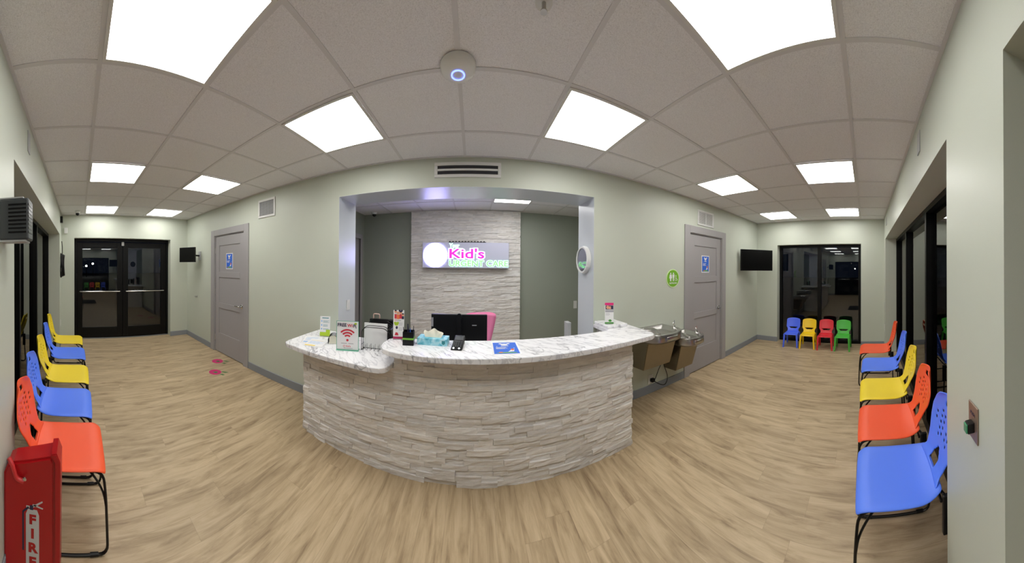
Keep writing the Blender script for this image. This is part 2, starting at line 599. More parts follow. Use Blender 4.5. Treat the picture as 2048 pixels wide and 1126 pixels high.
def text(b, s, size, x, z, d=-0.001, off=0.0, align='CENTER', th=0.0006, sx=1.0):
    cu = bpy.data.curves.new('t', 'FONT')
    cu.body = s; cu.size = size; cu.align_x = align; cu.align_y = 'CENTER'
    cu.offset = off; cu.extrude = th / 2; cu.resolution_u = 3
    o = bpy.data.objects.new('t', cu)
    COL.objects.link(o)
    me = bpy.data.meshes.new_from_object(o)
    t = bmesh.new(); t.from_mesh(me)
    bpy.data.objects.remove(o); bpy.data.curves.remove(cu); bpy.data.meshes.remove(me)
    merge(b, t, Matrix.Translation((x, d + th / 2, z)) @ Matrix.Diagonal((sx, 1, 1, 1)) @ Matrix.Rotation(PI / 2, 4, 'X'))
    return b


def lines(b, x0, x1, z_top, n, gap, h=0.0022, d=-0.001, ragged=True):
    for i in range(n):
        e = x1 - (random.random() * 0.3 * (x1 - x0) if ragged else 0)
        rect(b, x0, e, z_top - i * gap - h, z_top - i * gap, d)


# ------------------------------------------------------------------ room shell
YB, YF, XL, XR = 2.372, -0.367, -5.15, 5.101
YO = 2.772         # office side of the main wall
T = 0.6096
GX, GY = -0.082, 1.936
b = bmesh.new(); bx(b, XL - .4, XR + .4, -1.2, 5.0, -0.06, 0)
struct('floor', b, 'vinyl_planks')
b = bmesh.new(); bx(b, XL - .4, XR + .4, -1.2, 4.9, CEIL, CEIL + .08)
ceiling = struct('ceiling', b, 'ceiling_tile')
b = bmesh.new()
zb = CEIL - 0.004
hw = 0.012
for i in range(-8, 9):
    x = i * T + GX
    if XL < x < XR:
        bx(b, x - hw, x + hw, YF, YB, zb, CEIL + .002)
for j in range(0, 4):
    y = GY - j * T
    bx(b, XL, XR, y - hw, y + hw, zb - .0005, CEIL + .002)
for (x0, x1, y0, y1) in ((XL, XR, YF, YF + .02), (XL, XR, YB - .02, YB), (XL, XL + .02, YF, YB), (XR - .02, XR, YF, YB)):
    bx(b, x0, x1, y0, y1, zb - .002, CEIL + .002)
for k in range(-3, 5):
    bx(b, .30 + k * T - hw, .30 + k * T + hw, YO, 4.6, zb, CEIL + .002)
for y in (3.34, 3.95):
    bx(b, -2.12, 2.5, y - hw, y + hw, zb - .0005, CEIL + .002)
obj('ceiling_grid', b, 'grid_metal', ceiling)

# main wall with two doors and the reception opening
DL = (-3.94, -3.06); DR = (2.785, 3.64); DT = 2.085
OP = (-1.405, 1.246); OT = 2.305
b = bmesh.new()
xs = [XL - .2, DL[0], DL[1], OP[0], OP[1], DR[0], DR[1], XR + .3]
for i in range(0, 7, 2):
    bx(b, xs[i], xs[i + 1], YB, YO, 0, CEIL)
for (a, c), t in ((DL, DT), (OP, OT), (DR, DT)):
    bx(b, a, c, YB, YO, t, CEIL)
struct('wall_back', b, 'wall_paint')
b = bmesh.new()
e = 0.002
bx(b, OP[0], OP[0] + e, YB + .0, YO, 0, OT); bx(b, OP[1] - e, OP[1], YB + .0, YO, 0, OT)
bx(b, OP[0], OP[1], YB + .0, YO, OT - e, OT)
struct('trim_1', b, 'jamb_paint')
# left wall with opening for the double door
LD = (-.10, 1.965, 2.117)
b = bmesh.new()
bx(b, XL - .3, XL, -1.2, LD[0], 0, CEIL); bx(b, XL - .3, XL, LD[1], YB, 0, CEIL); bx(b, XL - .3, XL, LD[0], LD[1], LD[2], CEIL)
struct('wall_left', b, 'wall_paint')
RW = (.105, 1.888, .004, 2.085)
b = bmesh.new()
bx(b, XR, XR + .3, -1.2, RW[0], 0, CEIL); bx(b, XR, XR + .3, RW[1], YB, 0, CEIL)
bx(b, XR, XR + .3, RW[0], RW[1], RW[3], CEIL)
struct('wall_right', b, 'wall_paint')
# front wall: windows on both sides and the entry recess
WL = (-4.70, -1.385); WR = (1.10, 4.75); ENT = (-1.04, .598); WT = 2.14
YW = -0.72
b = bmesh.new()
for x0, x1 in ((XL, WL[0]), (WL[1], ENT[0]), (ENT[1], WR[0]), (WR[1], XR)):
    bx(b, x0, x1, YW, YF, 0, CEIL)
for x0, x1, t in ((WL[0], WL[1], WT), (ENT[0], ENT[1], 2.15), (WR[0], WR[1], WT)):
    bx(b, x0, x1, YW, YF, t, CEIL)
bx(b, ENT[0] - .12, ENT[0], -1.15, YW, 0, CEIL); bx(b, ENT[1], ENT[1] + .12, -1.15, YW, 0, CEIL)
bx(b, ENT[0], ENT[1], -1.15, YW, 2.15, CEIL)
struct('wall_front', b, 'wall_paint')
# office walls
b = bmesh.new()
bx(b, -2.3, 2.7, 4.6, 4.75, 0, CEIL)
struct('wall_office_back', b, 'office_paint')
b = bmesh.new()
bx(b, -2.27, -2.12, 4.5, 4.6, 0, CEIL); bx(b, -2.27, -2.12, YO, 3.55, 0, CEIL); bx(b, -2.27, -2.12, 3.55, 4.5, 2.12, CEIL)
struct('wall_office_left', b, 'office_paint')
b = bmesh.new()
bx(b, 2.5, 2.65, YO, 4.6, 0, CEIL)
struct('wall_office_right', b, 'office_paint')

# baseboards
BH = .10
def base(name, segs):
    b = bmesh.new()
    for s in segs:
        bx(b, *s, 0, BH, bev=.003, seg=1)
    struct(name, b, 'base_grey')
d = .012
base('baseboard_back', [(XL, DL[0] - .12, YB - d, YB), (DL[1] + .12, -1.50, YB - d, YB), (1.34, DR[0] - .11, YB - d, YB), (DR[1] + .11, XR, YB - d, YB)])
base('baseboard_left', [(XL, XL + d, LD[1], YB - d), (XL, XL + d, YF, LD[0])])
base('baseboard_right', [(XR - d, XR, RW[1], YB - d), (XR - d, XR, YF + d, RW[0])])
base('baseboard_front', [(XL + d, WL[0], YF, YF + d), (WL[1], ENT[0], YF, YF + d), (ENT[1], WR[0], YF, YF + d), (WR[1], XR - d, YF, YF + d)])

# ---- grey shaker doors
def shaker(name, x0, x1, hinge_left):
    r = sroot(name, (0, 0, 0))
    b = bmesh.new()
    tw = .115
    bx(b, x0 - tw, x0, YB - .018, YB, 0, DT + tw - .01, .002, 1); bx(b, x1, x1 + tw, YB - .018, YB, 0, DT + tw - .01, .002, 1)
    bx(b, x0, x1, YB - .018, YB, DT, DT + tw - .01, .002, 1)
    bx(b, x0, x0 + .012, YB, YB + .12, 0, DT); bx(b, x1 - .012, x1, YB, YB + .12, 0, DT); bx(b, x0 + .012, x1 - .012, YB, YB + .12, DT - .012, DT)
    obj('door_frame', b, 'door_grey', r)
    b = bmesh.new()
    a, c = x0 + .017, x1 - .017
    y0, y1 = YB + .012, YB + .052
    st = .115
    z0, z1 = .012, DT - .017
    bx(b, a, c, y0 + .011, y1, z0, z1)
    rails = [(z0, .35), (.80, .89), (1.345, 1.44), (1.905, z1)]
    bx(b, a, a + st, y0, y0 + .012, z0, z1, .0015, 1); bx(b, c - st, c, y0, y0 + .012, z0, z1, .0015, 1)
    for q0, q1 in rails:
        bx(b, a + st - .001, c - st + .001, y0, y0 + .012, q0, q1, .0015, 1)
    obj('door_leaf', b, 'door_grey', r)
    hx = c - .06 if hinge_left else a + .06
    sgn = -1 if hinge_left else 1
    b = bmesh.new()
    M = Matrix.Translation((hx, y0, .90)) @ Matrix.Rotation(PI / 2, 4, 'X')
    lathe(b, [(.0, 0), (.033, 0), (.033, .006), (.028, .010), (.012, .012), (.011, .05), (0, .05)], 20, M=M)
    tube(b, [(hx, y0 - .045, .90), (hx + sgn * .02, y0 - .052, .90), (hx + sgn * .12, y0 - .05, .898)], .009, 10, .02)
    obj('door_handle', b, 'chrome', r, smooth=True)
    b = bmesh.new()
    ex = a - .004 if hinge_left else c + .004
    for z in (.25, 1.08, 1.82):
        cyl(b, (ex, y0 - .006, z - .05), (ex, y0 - .006, z + .05), .007, 8)
    obj('hinge', b, 'steel', r, smooth=True)
    return r


shaker('door_1', *DL, True)
shaker('door_2', *DR, True)

# ---- storefront double door in the left wall (leaves in plane x = XF)
r = sroot('door_3')
XF = XL - .15
b = bmesh.new()
bx(b, XF - .06, XF, LD[0], LD[0] + .05, 0, LD[2]); bx(b, XF - .06, XF, LD[1] - .05, LD[1], 0, LD[2])
bx(b, XF - .06, XF, LD[0] + .05, LD[1] - .05, LD[2] - .06, LD[2])
obj('door_frame', b, 'black_frame', r)
ym = .933
for k, (y0, y1) in enumerate(((LD[0] + .055, ym - .003), (ym + .003, LD[1] - .055))):
    st = .115
    b = bmesh.new()
    bx(b, XF - .05, XF - .005, y0, y0 + st, .02, 2.04, .003, 1); bx(b, XF - .05, XF - .005, y1 - st, y1, .02, 2.04, .003, 1)
    bx(b, XF - .05, XF - .005, y0 + st, y1 - st, .02, .24, .003, 1); bx(b, XF - .05, XF - .005, y0 + st, y1 - st, 1.93, 2.04, .003, 1)
    lf = obj('door_leaf', b, 'black_frame', r)
    b = bmesh.new(); bx(b, XF - .031, XF - .025, y0 + st - .005, y1 - st + .005, .235, 1.935)
    obj('glass_pane', b, 'glass', lf)
    b = bmesh.new()
    tube(b, [(XF - .004, y0 + .06, 1.0), (XF + .045, y0 + .06, 1.0), (XF + .045, y1 - .06, 1.0), (XF - .004, y1 - .06, 1.0)], .011, 10, .02)
    obj('push_bar', b, 'chrome', lf, smooth=True)
b = bmesh.new(); bx(b, XF - .09, XF + .02, LD[0], LD[1], 0, .012, .003, 1)
obj('threshold', b, 'vent_grey', r)
b = bmesh.new(); bx(b, XF, XF + .035, ym - .03, ym + .025, 1.97, 2.05, .004, 1)
obj('door_contact', b, 'pale_grey', r)

# ---- window in the right wall
r = sroot('window_1')
XG = XR + .15
b = bmesh.new()
y0, y1, z0, z1 = RW
bx(b, XG, XG + .1, y0, y0 + .055, z0, z1); bx(b, XG, XG + .1, y1 - .055, y1, z0, z1)
bx(b, XG, XG + .1, y0 + .055, y1 - .055, z0, z0 + .06); bx(b, XG, XG + .1, y0 + .055, y1 - .055, z1 - .05, z1)
bx(b, XG - .004, XG + .1, .955, 1.03, z0 + .06, z1 - .05)
obj('window_frame', b, 'black_frame', r)
for a, c in ((y0 + .05, .96), (1.025, y1 - .05)):
    b = bmesh.new(); bx(b, XG + .04, XG + .046, a, c, z0 + .055, z1 - .045)
    obj('glass_pane', b, 'glass', r)

# ---- long storefront windows in the front wall
def front_window(name, x0, x1, mull):
    r = sroot(name)
    ya, yb = -.69, -.575
    b = bmesh.new()
    xs_ = [x0] + mull + [x1]
    for i, x in enumerate(xs_):
        if i == 0: bx(b, x, x + .055, ya, yb, 0, WT)
        elif i == len(xs_) - 1: bx(b, x - .055, x, ya, yb, 0, WT)
        else: bx(b, x - .028, x + .028, ya, yb, 0, WT)
    ed = [x0 + .055] + sum([[m_ - .028, m_ + .028] for m_ in mull], []) + [x1 - .055]
    for i in range(0, len(ed), 2):
        bx(b, ed[i], ed[i + 1], ya, yb, 0, .10); bx(b, ed[i], ed[i + 1], ya, yb, WT - .05, WT)
    obj('window_frame', b, 'black_frame', r)
    for i in range(0, len(ed), 2):
        b = bmesh.new(); bx(b, ed[i] - .005, ed[i + 1] + .005, -.635, -.629, .095, WT - .045)
        obj('glass_pane', b, 'glass', r)


front_window('window_2', WL[0], WL[1], [-3.41, -2.40])
front_window('window_3', WR[0], WR[1], [2.38, 3.60])
# entry doors behind the viewer
r = sroot('door_4')
b = bmesh.new()
bx(b, ENT[0], ENT[0] + .05, -1.1, -1.04, 0, 2.15); bx(b, ENT[1] - .05, ENT[1], -1.1, -1.04, 0, 2.15); bx(b, ENT[0] + .05, ENT[1] - .05, -1.1, -1.04, 2.09, 2.15)
obj('door_frame', b, 'black_frame', r)
xm = (ENT[0] + ENT[1]) / 2
for x0, x1 in ((ENT[0] + .055, xm - .003), (xm + .003, ENT[1] - .055)):
    b = bmesh.new()
    bx(b, x0, x0 + .11, -1.095, -1.05, .02, 2.08); bx(b, x1 - .11, x1, -1.095, -1.05, .02, 2.08)
    bx(b, x0 + .11, x1 - .11, -1.095, -1.05, .02, .24); bx(b, x0 + .11, x1 - .11, -1.095, -1.05, 1.97, 2.08)
    lf = obj('door_leaf', b, 'black_frame', r)
    b = bmesh.new(); bx(b, x0 + .105, x1 - .105, -1.076, -1.07, .235, 1.975)
    obj('glass_pane', b, 'glass', lf)
# office door in the office's left wall
r = sroot('door_5')
b = bmesh.new()
bx(b, -2.12, -2.105, 4.40, 4.49, 0, 2.18, .002, 1); bx(b, -2.12, -2.105, 3.55, 3.64, 0, 2.18, .002, 1); bx(b, -2.12, -2.105, 3.64, 4.40, 2.09, 2.18, .002, 1)
obj('door_frame', b, 'door_grey', r)
b = bmesh.new(); bx(b, -2.19, -2.15, 3.56, 4.49, .01, 2.11)
obj('door_leaf', b, 'door_grey', r)

# outside ground and two distant street lamps seen through the glass doors
b = bmesh.new(); bx(b, -60, XL - .41, -30, 30, -.16, -.06); bx(b, XR + .41, 60, -30, 30, -.16, -.06)
bx(b, XL - .40, XR + .40, -30, -1.21, -.16, -.06)
o = struct('ground', b, 'asphalt')
lamp_spots = [(-42, 2.3, 1.95, 'distant lit street lamp seen through the left glass door leaf, the higher one'),
              (-38, 1.1, 1.55, 'distant lit street lamp seen through the left glass door leaf, the lower one')]
for x, y, z, lab in lamp_spots:
    t = thing('street_lamp', lab, 'street lamp', (x, y, -.06), 0, 'street lamps outside')
    b = bmesh.new(); cyl(b, (0, 0, 0), (0, 0, z), .06, 10)
    obj('pole', b, 'black_metal', t)
    b = bmesh.new(); lathe(b, [(0, z), (.10, z + .02), (.14, z + .12), (.10, z + .22), (0, z + .26)], 12)
    obj('lamp_head', b, 'street_glow', t)

# ------------------------------------------------------------------ ceiling lights
def light(x0, y0, label, m='panel_light', sz=T, group='ceiling light panels of the waiting room'):
    t = thing('ceiling_light', label, 'ceiling light', (x0 + sz / 2, y0 + sz / 2, CEIL), 0, group)
    b = bmesh.new()
    a, c = sz / 2 - .012, sz / 2 - .030
    for q in ((-a, a, -a, -c), (-a, a, c, a), (-a, -c, -c, c), (c, a, -c, c)):
        bx(b, *q, -.012, -.0045)
    obj('light_frame', b, 'white_metal', t)
    b = bmesh.new(); bx(b, -c, c, -c, c, -.0095, -.0055)
    obj('diffuser', b, m, t)


posn = {-8: 'nearest the glass double doors', -5: 'second from the glass double doors', -2: 'left of the desk centre',
        1: 'right of the desk centre', 4: 'second from the kids chairs window', 7: 'nearest the kids chairs window'}
for i in (-8, -5, -2, 1, 4, 7):
    light(i * T + GX, GY - T, 'white ceiling panel on the desk side, ' + posn[i])
    light(i * T + GX, GY - 3 * T, 'white ceiling panel on the front window side, ' + posn[i])
light(.30, 3.34, 'white ceiling panel glowing inside the reception office', 'office_panel_light', group='office lights')
light(-.92, YO + .0, 'unseen ceiling panel added behind the header to brighten the office, left', 'office_panel_light', group='office lights')  # this panel and the next are out of view, added to brighten the office
light(.91, YO + .0, 'unseen ceiling panel added behind the header to brighten the office, right', 'office_panel_light', group='office lights')

# ------------------------------------------------------------------ ledger stone builder
def stone_rows(b, tint, path, z0, z1, rowh=.037, flip=1.0, lo=.08, hi=.30, thick=.03):
    """path(s)->(x,y) with s in metres, length path.len; blocks stand off along the normal"""
    Ltot = path.len
    n = max(1, round((z1 - z0) / rowh)); rh = (z1 - z0) / n
    for k in range(n):
        s = -random.random() * .2
        while s < Ltot:
            l = random.uniform(lo, hi)
            a, c = max(0, s), min(Ltot, s + l)
            s += l
            if c - a < .012:
                continue
            out = random.choice((0.0, .004, .007, .011, .016))
            za, zc = z0 + k * rh + .0006, z0 + (k + 1) * rh - .0006
            cnt = max(1, int((c - a) / .05))
            g = random.uniform(-.10, .07)
            wv = random.uniform(-.03, .03)
            col = (0.875 + g + wv * .3, 0.85 + g, 0.82 + g - wv * .4, 1)
            cols_ = []
            for q in range(cnt + 1):
                ss = a + (c - a) * q / cnt + (.0006 if q == 0 else (-.0006 if q == cnt else 0))
                p = path(ss); nn = path.n(ss)
                col4 = []
                for zz in (za, (za + zc) / 2, zc):
                    o_ = out + random.uniform(-.0035, .0035)
                    col4.append(b.verts.new((p[0] + nn[0] * o_, p[1] + nn[1] * o_, zz)))
                bk = [b.verts.new((p[0] - nn[0] * thick, p[1] - nn[1] * thick, zz)) for zz in (za, zc)]
                cols_.append((col4, bk))
            fs = []
            for (A, Ab), (B, Bb) in zip(cols_, cols_[1:]):
                fs += [b.faces.new((A[0], B[0], B[1], A[1])), b.faces.new((A[1], B[1], B[2], A[2])),
                       b.faces.new((A[2], B[2], Bb[1], Ab[1])), b.faces.new((A[0], Ab[0], Bb[0], B[0]))]
            A, Ab = cols_[0]; fs.append(b.faces.new((A[0], A[1], A[2], Ab[1], Ab[0])))
            A, Ab = cols_[-1]; fs.append(b.faces.new((A[0], Ab[0], Ab[1], A[2], A[1])))
            for f in fs:
                for lp in f.loops:
                    lp[tint] = col


class Path:
    def __init__(s, pts):
        s.p = [Vector(q) for q in pts]
        s.c = [0]
        for a, c in zip(s.p, s.p[1:]):
            s.c.append(s.c[-1] + (c - a).length)
        s.len = s.c[-1]

    def seg(s, t):
        for i in range(len(s.c) - 1):
            if t <= s.c[i + 1] or i == len(s.c) - 2:
                return i
    def __call__(s, t):
        i = s.seg(t); k = (t - s.c[i]) / (s.c[i + 1] - s.c[i])
        return s.p[i].lerp(s.p[i + 1], k)

    def n(s, t):
        i = s.seg(t)
        d = (s.p[i + 1] - s.p[i]).normalized()
        return Vector((d.y, -d.x))      # right-hand side of the travel direction


def crom(pts, n=6):
    P_ = [Vector(q) for q in pts]
    P_ = [P_[0] * 2 - P_[1]] + P_ + [P_[-1] * 2 - P_[-2]]
    o = []
    for i in range(1, len(P_) - 2):
        p0, p1, p2, p3 = P_[i - 1:i + 3]
        for k in range(n):
            t = k / n
            o.append(.5 * ((2 * p1) + (p2 - p0) * t + (2 * p0 - 5 * p1 + 4 * p2 - p3) * t * t + (3 * p1 - p0 - 3 * p2 + p3) * t ** 3))
    o.append(P_[-2])
    return o


# ------------------------------------------------------------------ reception desk
desk = thing('reception_desk', 'curved reception desk clad in pale stacked stone with two marble-look countertops', 'reception desk')
FRONT = [(-1.47, 1.862), (-1.2, 1.822), (-.9, 1.793), (-.45, 1.770), (0, 1.757), (.45, 1.752), (.9, 1.755), (1.31, 1.77)]
fr_ = crom(FRONT, 5)
ZS = .784; ZH = .913; XST = -.565
def ysplit(x):
    for a, c in zip(fr_, fr_[1:]):
        if a.x <= x <= c.x:
            return a.y + (c.y - a.y) * (x - a.x) / (c.x - a.x)
    return fr_[-1].y
b = bmesh.new()
tint = b.loops.layers.float_color.new('tint')
stone_rows(b, tint, Path(fr_), 0.0, ZS)
hi_ = [Vector((XST, ysplit(XST)))] + [q for q in fr_ if q.x > XST + .01]
stone_rows(b, tint, Path(hi_), ZS, ZH)
stone_rows(b, tint, Path([(-1.47, YB - .016), (-1.47, 1.862)]), 0, ZS)
stone_rows(b, tint, Path([(1.31, 1.77), (1.31, YB - .016)]), 0, ZH)
stone_rows(b, tint, Path([(XST, 2.0), (XST, ysplit(XST))]), ZS, ZH)
obj('stone_cladding', b, 'ledger_stone', desk)
b = bmesh.new()
inn = [(q.x, q.y + .03) for q in fr_]
pl = [p for p in inn if p[0] < XST] + [(XST + .03, ysplit(XST) + .03)]
lo_poly = [(-1.44, 1.89)] + [p for p in pl if p[0] > -1.43] + [(XST + .03, 2.0), (-1.44, 2.0)]
prism(b, lo_poly, 0, ZS - .001)
hi_poly = [(XST + .031, ysplit(XST) + .03)] + [p for p in inn if XST + .05 < p[0] < 1.27] + [(1.28, 1.80), (1.28, 2.0), (XST + .031, 2.0)]
prism(b, hi_poly, 0, ZH - .001)
obj('desk_body', b, 'worktop_grey', desk)
ctr = crom([(-.50, 1.622), (-.37, 1.603), (-.2, 1.598), (0, 1.598), (.38, 1.602), (.62, 1.610), (.85, 1.622), (1.12, 1.640), (1.40, 1.662)], 4)
hi_top = [(-.665, 1.93), (-.672, 1.82), (-.660, 1.74), (-.625, 1.68), (-.565, 1.64)] + [(q.x, q.y) for q in ctr] + \
    [(1.47, 1.672), (1.515, 1.70), (1.535, 1.76), (1.55, 2.05), (1.555, YB - .001), (1.247, YB - .001), (1.243, 2.06), (1.03, 2.035), (.6, 2.025), (.2, 2.015), (-.2, 2.005), (-.62, 1.985)]
b = bmesh.new(); prism(b, hi_top, ZH, ZH + .037, .003)
obj('upper_countertop', b, 'marble', desk)
lo_top = [(-1.625, 1.80), (-1.61, 1.745), (-1.57, 1.715), (-1.40, 1.685), (-1.2, 1.660), (-1.0, 1.645), (-.8, 1.632), (-.70, 1.626), (-.635, 1.632), (-.60, 1.66), (-.583, 1.71),
          (-.580, 1.80), (-.580, 2.01), (-.60, 2.30), (-1.40, 2.30), (-1.40, YB - .001), (-1.635, YB - .001), (-1.64, 2.1)]
b = bmesh.new(); prism(b, lo_top, ZS, ZS + .037, .003)
obj('lower_countertop', b, 'marble', desk)
LT = ZS + .037; HT = ZH + .037
b = bmesh.new(); bx(b, 1.255, 1.50, 2.10, YB - .001, HT, HT + .03, .006)
obj('counter_ledge', b, 'marble', desk)
WTZ = .735
b = bmesh.new(); bx(b, -.55, 1.23, 2.05, 2.74, WTZ - .03, WTZ)
bx(b, -.5, -.46, 2.1, 2.7, 0, WTZ - .03); bx(b, 1.16, 1.2, 2.1, 2.7, 0, WTZ - .03)
tag(obj('office_worktop', b, 'worktop_grey'), 'grey work surface low behind the reception counter, carrying the monitor', 'worktop')

# ------------------------------------------------------------------ office feature wall and sign
b = bmesh.new()
tint = b.loops.layers.float_color.new('tint')
stone_rows(b, tint, Path([(-1.135, 4.52), (.868, 4.52)]), 0.0, CEIL - .006, rowh=.034, lo=.12, hi=.4, thick=.06)
struct('wall_stone_feature', b, 'ledger_stone')

sg = thing('wall_sign', 'lit clinic sign with white disc and coloured lettering on the stone wall', 'sign', (-.126, 4.39, 1.763))
b = bmesh.new(); bx(b, -.765, .765, 0, .10, -.225, .225, .004, 1)
obj('sign_box', b, 'sign_box_grey', sg)
b = bmesh.new(); lathe(b, [(0, 0), (.212, 0), (.212, .01), (0, .01)], 48, (-.537, -.001, 0), Matrix.Rotation(PI / 2, 4, 'X'))
obj('lit_disc', b, 'led_disc', sg)
obj('lettering_your', text_fit('Your', -.292, -.105, .128, .212, -.003, .010), 'led_mint', sg)
obj('lettering_outline', text_fit("Kid's", -.300, .345, -.068, .131, -.004, .017), 'led_white', sg)
obj('lettering_kids', text_fit("Kid's", -.286, .331, -.058, .121, -.008, .005), 'led_magenta', sg)
obj('lettering_outline', text_fit('URGENT CARE', -.295, .758, -.202, -.080, -.004, .017), 'led_mint', sg)
obj('lettering_urgent_care', text_fit('URGENT CARE', -.287, .750, -.194, -.088, -.008, .005), 'led_green', sg)
b = bmesh.new()
bx(b, -.30, .36, .03, .06, .225, .240)
for i in range(12):
    bx(b, -.29 + i * .055, -.27 + i * .055, .02, .07, .240, .252)
obj('wiring_rail', b, 'black_plastic', sg)

# round clock / mirror on the right jamb
ck = thing('round_wall_clock', 'round white-rimmed dark glass disc hung on the right side of the reception opening', 'clock', (OP[1] - .003, 2.585, 1.64), -PI / 2)
b = bmesh.new(); lathe(b, [(0, 0), (.155, 0), (.158, .02), (.150, .045), (.132, .045), (.130, .03), (0, .03)], 48, (0, 0, 0), Matrix.Rotation(PI / 2, 4, 'X'))
obj('rim', b, 'white_plastic', ck, smooth=True)
b = bmesh.new(); lathe(b, [(0, .030), (.1305, .030), (.1305, .036), (0, .036)], 48, (0, 0, 0), Matrix.Rotation(PI / 2, 4, 'X'))
obj('glass_face', b, 'clock_glass', ck)

# ------------------------------------------------------------------ vents and wall plates
def vent(name, label, x0, x1, z0, z1, kind):
    t = thing(name, label, 'vent', ((x0 + x1) / 2, YB, (z0 + z1) / 2))
    w_, h_ = (x1 - x0) / 2, (z1 - z0) / 2
    f = .03 if kind != 'bar' else .03
    b = bmesh.new()
    bx(b, -w_, w_, -.012, -.0005, h_ - f, h_, .003, 1); bx(b, -w_, w_, -.012, -.0005, -h_, -h_ + f, .003, 1)
    bx(b, -w_, -w_ + f, -.012, -.0005, -h_ + f, h_ - f, .003, 1); bx(b, w_ - f, w_, -.012, -.0005, -h_ + f, h_ - f, .003, 1)
    if kind == 'bar':
        bx(b, -w_ + f, w_ - f, -.012, -.003, -.009, .009)
    if kind == 'louvre':
        bx(b, -.006, .006, -.012, -.003, -h_ + f, h_ - f)
    obj('vent_frame', b, 'white_metal', t)
    b = bmesh.new(); bx(b, -w_ + f, w_ - f, -.002, -.0005, -h_ + f, h_ - f)
    obj('vent_backing', b, 'vent_dark' if kind == 'bar' else 'vent_grey', t)
    b = bmesh.new()
    if kind == 'grid':
        n = 11
        for i in range(1, n):
            x = -w_ + f + (2 * w_ - 2 * f) * i / n
            bx(b, x - .003, x + .003, -.008, -.002, -h_ + f, h_ - f)
            z = -h_ + f + (2 * h_ - 2 * f) * i / n
            bx(b, -w_ + f, w_ - f, -.009, -.004, z - .002, z + .002)
        obj('vent_slats', b, 'pale_grey', t)
    elif kind == 'louvre':
        n = 13
        for i in range(n):
            z = -h_ + f + (2 * h_ - 2 * f) * (i + .5) / n
            bx(b, -w_ + f, w_ - f, -.008, -.002, z - .003, z + .004)
        obj('vent_slats', b, 'white_metal', t)
    else:
        b.free()


vent('air_vent', 'white square grille vent high on the wall right of the left grey door', -2.727, -2.386, 2.222, 2.476, 'grid')
vent('air_vent', 'white louvred vent high on the wall above the right grey door', 2.968, 3.386, 2.223, 2.459, 'louvre')
vent('air_vent', 'white two-slot linear vent above the reception opening', -.372, .262, 2.392, 2.536, 'bar')


def plate(name, label, cat, loc, rz, w_, h_, m='white_plastic', th=.007, extra=None):
    t = thing(name, label, cat, loc, rz)
    b = bmesh.new(); bx(b, -w_ / 2, w_ / 2, -th, -.0003, -h_ / 2, h_ / 2, .002, 1)
    obj('cover_plate', b, m, t)
    if extra:
        b = bmesh.new(); bx(b, *extra[0])
        obj(extra[1], b, extra[2], t)
    return t


plate('light_switch', 'white rocker switch on the left side of the reception opening', 'switch', (OP[0] + .003, 2.59, 1.09), PI / 2, .075, .118, extra=((-.017, .017, -.011, -.006, -.033, .033), 'rocker', 'white_metal'))
plate('switch_plate', 'small pale plate on the dark office wall near the right jamb', 'switch', (2.0, 4.597, .83), 0, .07, .15)
plate('wall_plate', 'blank white plate high on the front wall above the right window, nearer one', 'wall plate', (1.70, YF, 2.42), PI, .075, .15, 'pale_grey')
plate('wall_plate', 'blank white plate high on the front wall above the right window, far end', 'wall plate', (4.45, YF, 2.42), PI, .075, .15, 'pale_grey')
plate('wall_plate', 'blank white plate high on the front wall above the left window', 'wall plate', (-1.80, YF, 2.43), PI, .075, .15, 'pale_grey')
plate('power_outlet', 'white outlet on the front wall strip in the right corner', 'outlet', (4.93, YF, .42), PI, .075, .118)
plate('power_outlet', 'white outlet on the front wall strip in the left corner', 'outlet', (-4.93, YF, .42), PI, .075, .118)
t = plate('door_opener_switch', 'metal switch plate with a green push button on the right pier', 'switch', (.80, YF, 1.0), PI, .075, .118 * 1.05, 'plate_bronze', .006)
b = bmesh.new(); bx(b, -.015, .015, -.030, -.006, -.030, .004, .002, 1)
bt = obj('button_housing', b, 'black_plastic', t)
b = bmesh.new(); bx(b, -.013, .013, -.036, -.030, -.028, .002, .002, 1)
obj('button_cap', b, 'green_button', bt)
b = bmesh.new(); text(b, 'PUSH', .016, 0, .028, -.0072, 0)
obj('plate_text', b, 'ink_dark', t)

# door stop on the back wall
t = thing('door_stop', 'small chrome door stop knob on the wall left of the grey door', 'door stop', (-4.66, YB, .91))
b = bmesh.new(); lathe(b, [(0, 0), (.022, 0), (.022, .006), (.010, .012), (.010, .03), (.016, .035), (.016, .05), (0, .052)], 16, M=Matrix.Rotation(PI / 2, 4, 'X'))
obj('stop_body', b, 'steel', t, smooth=True)

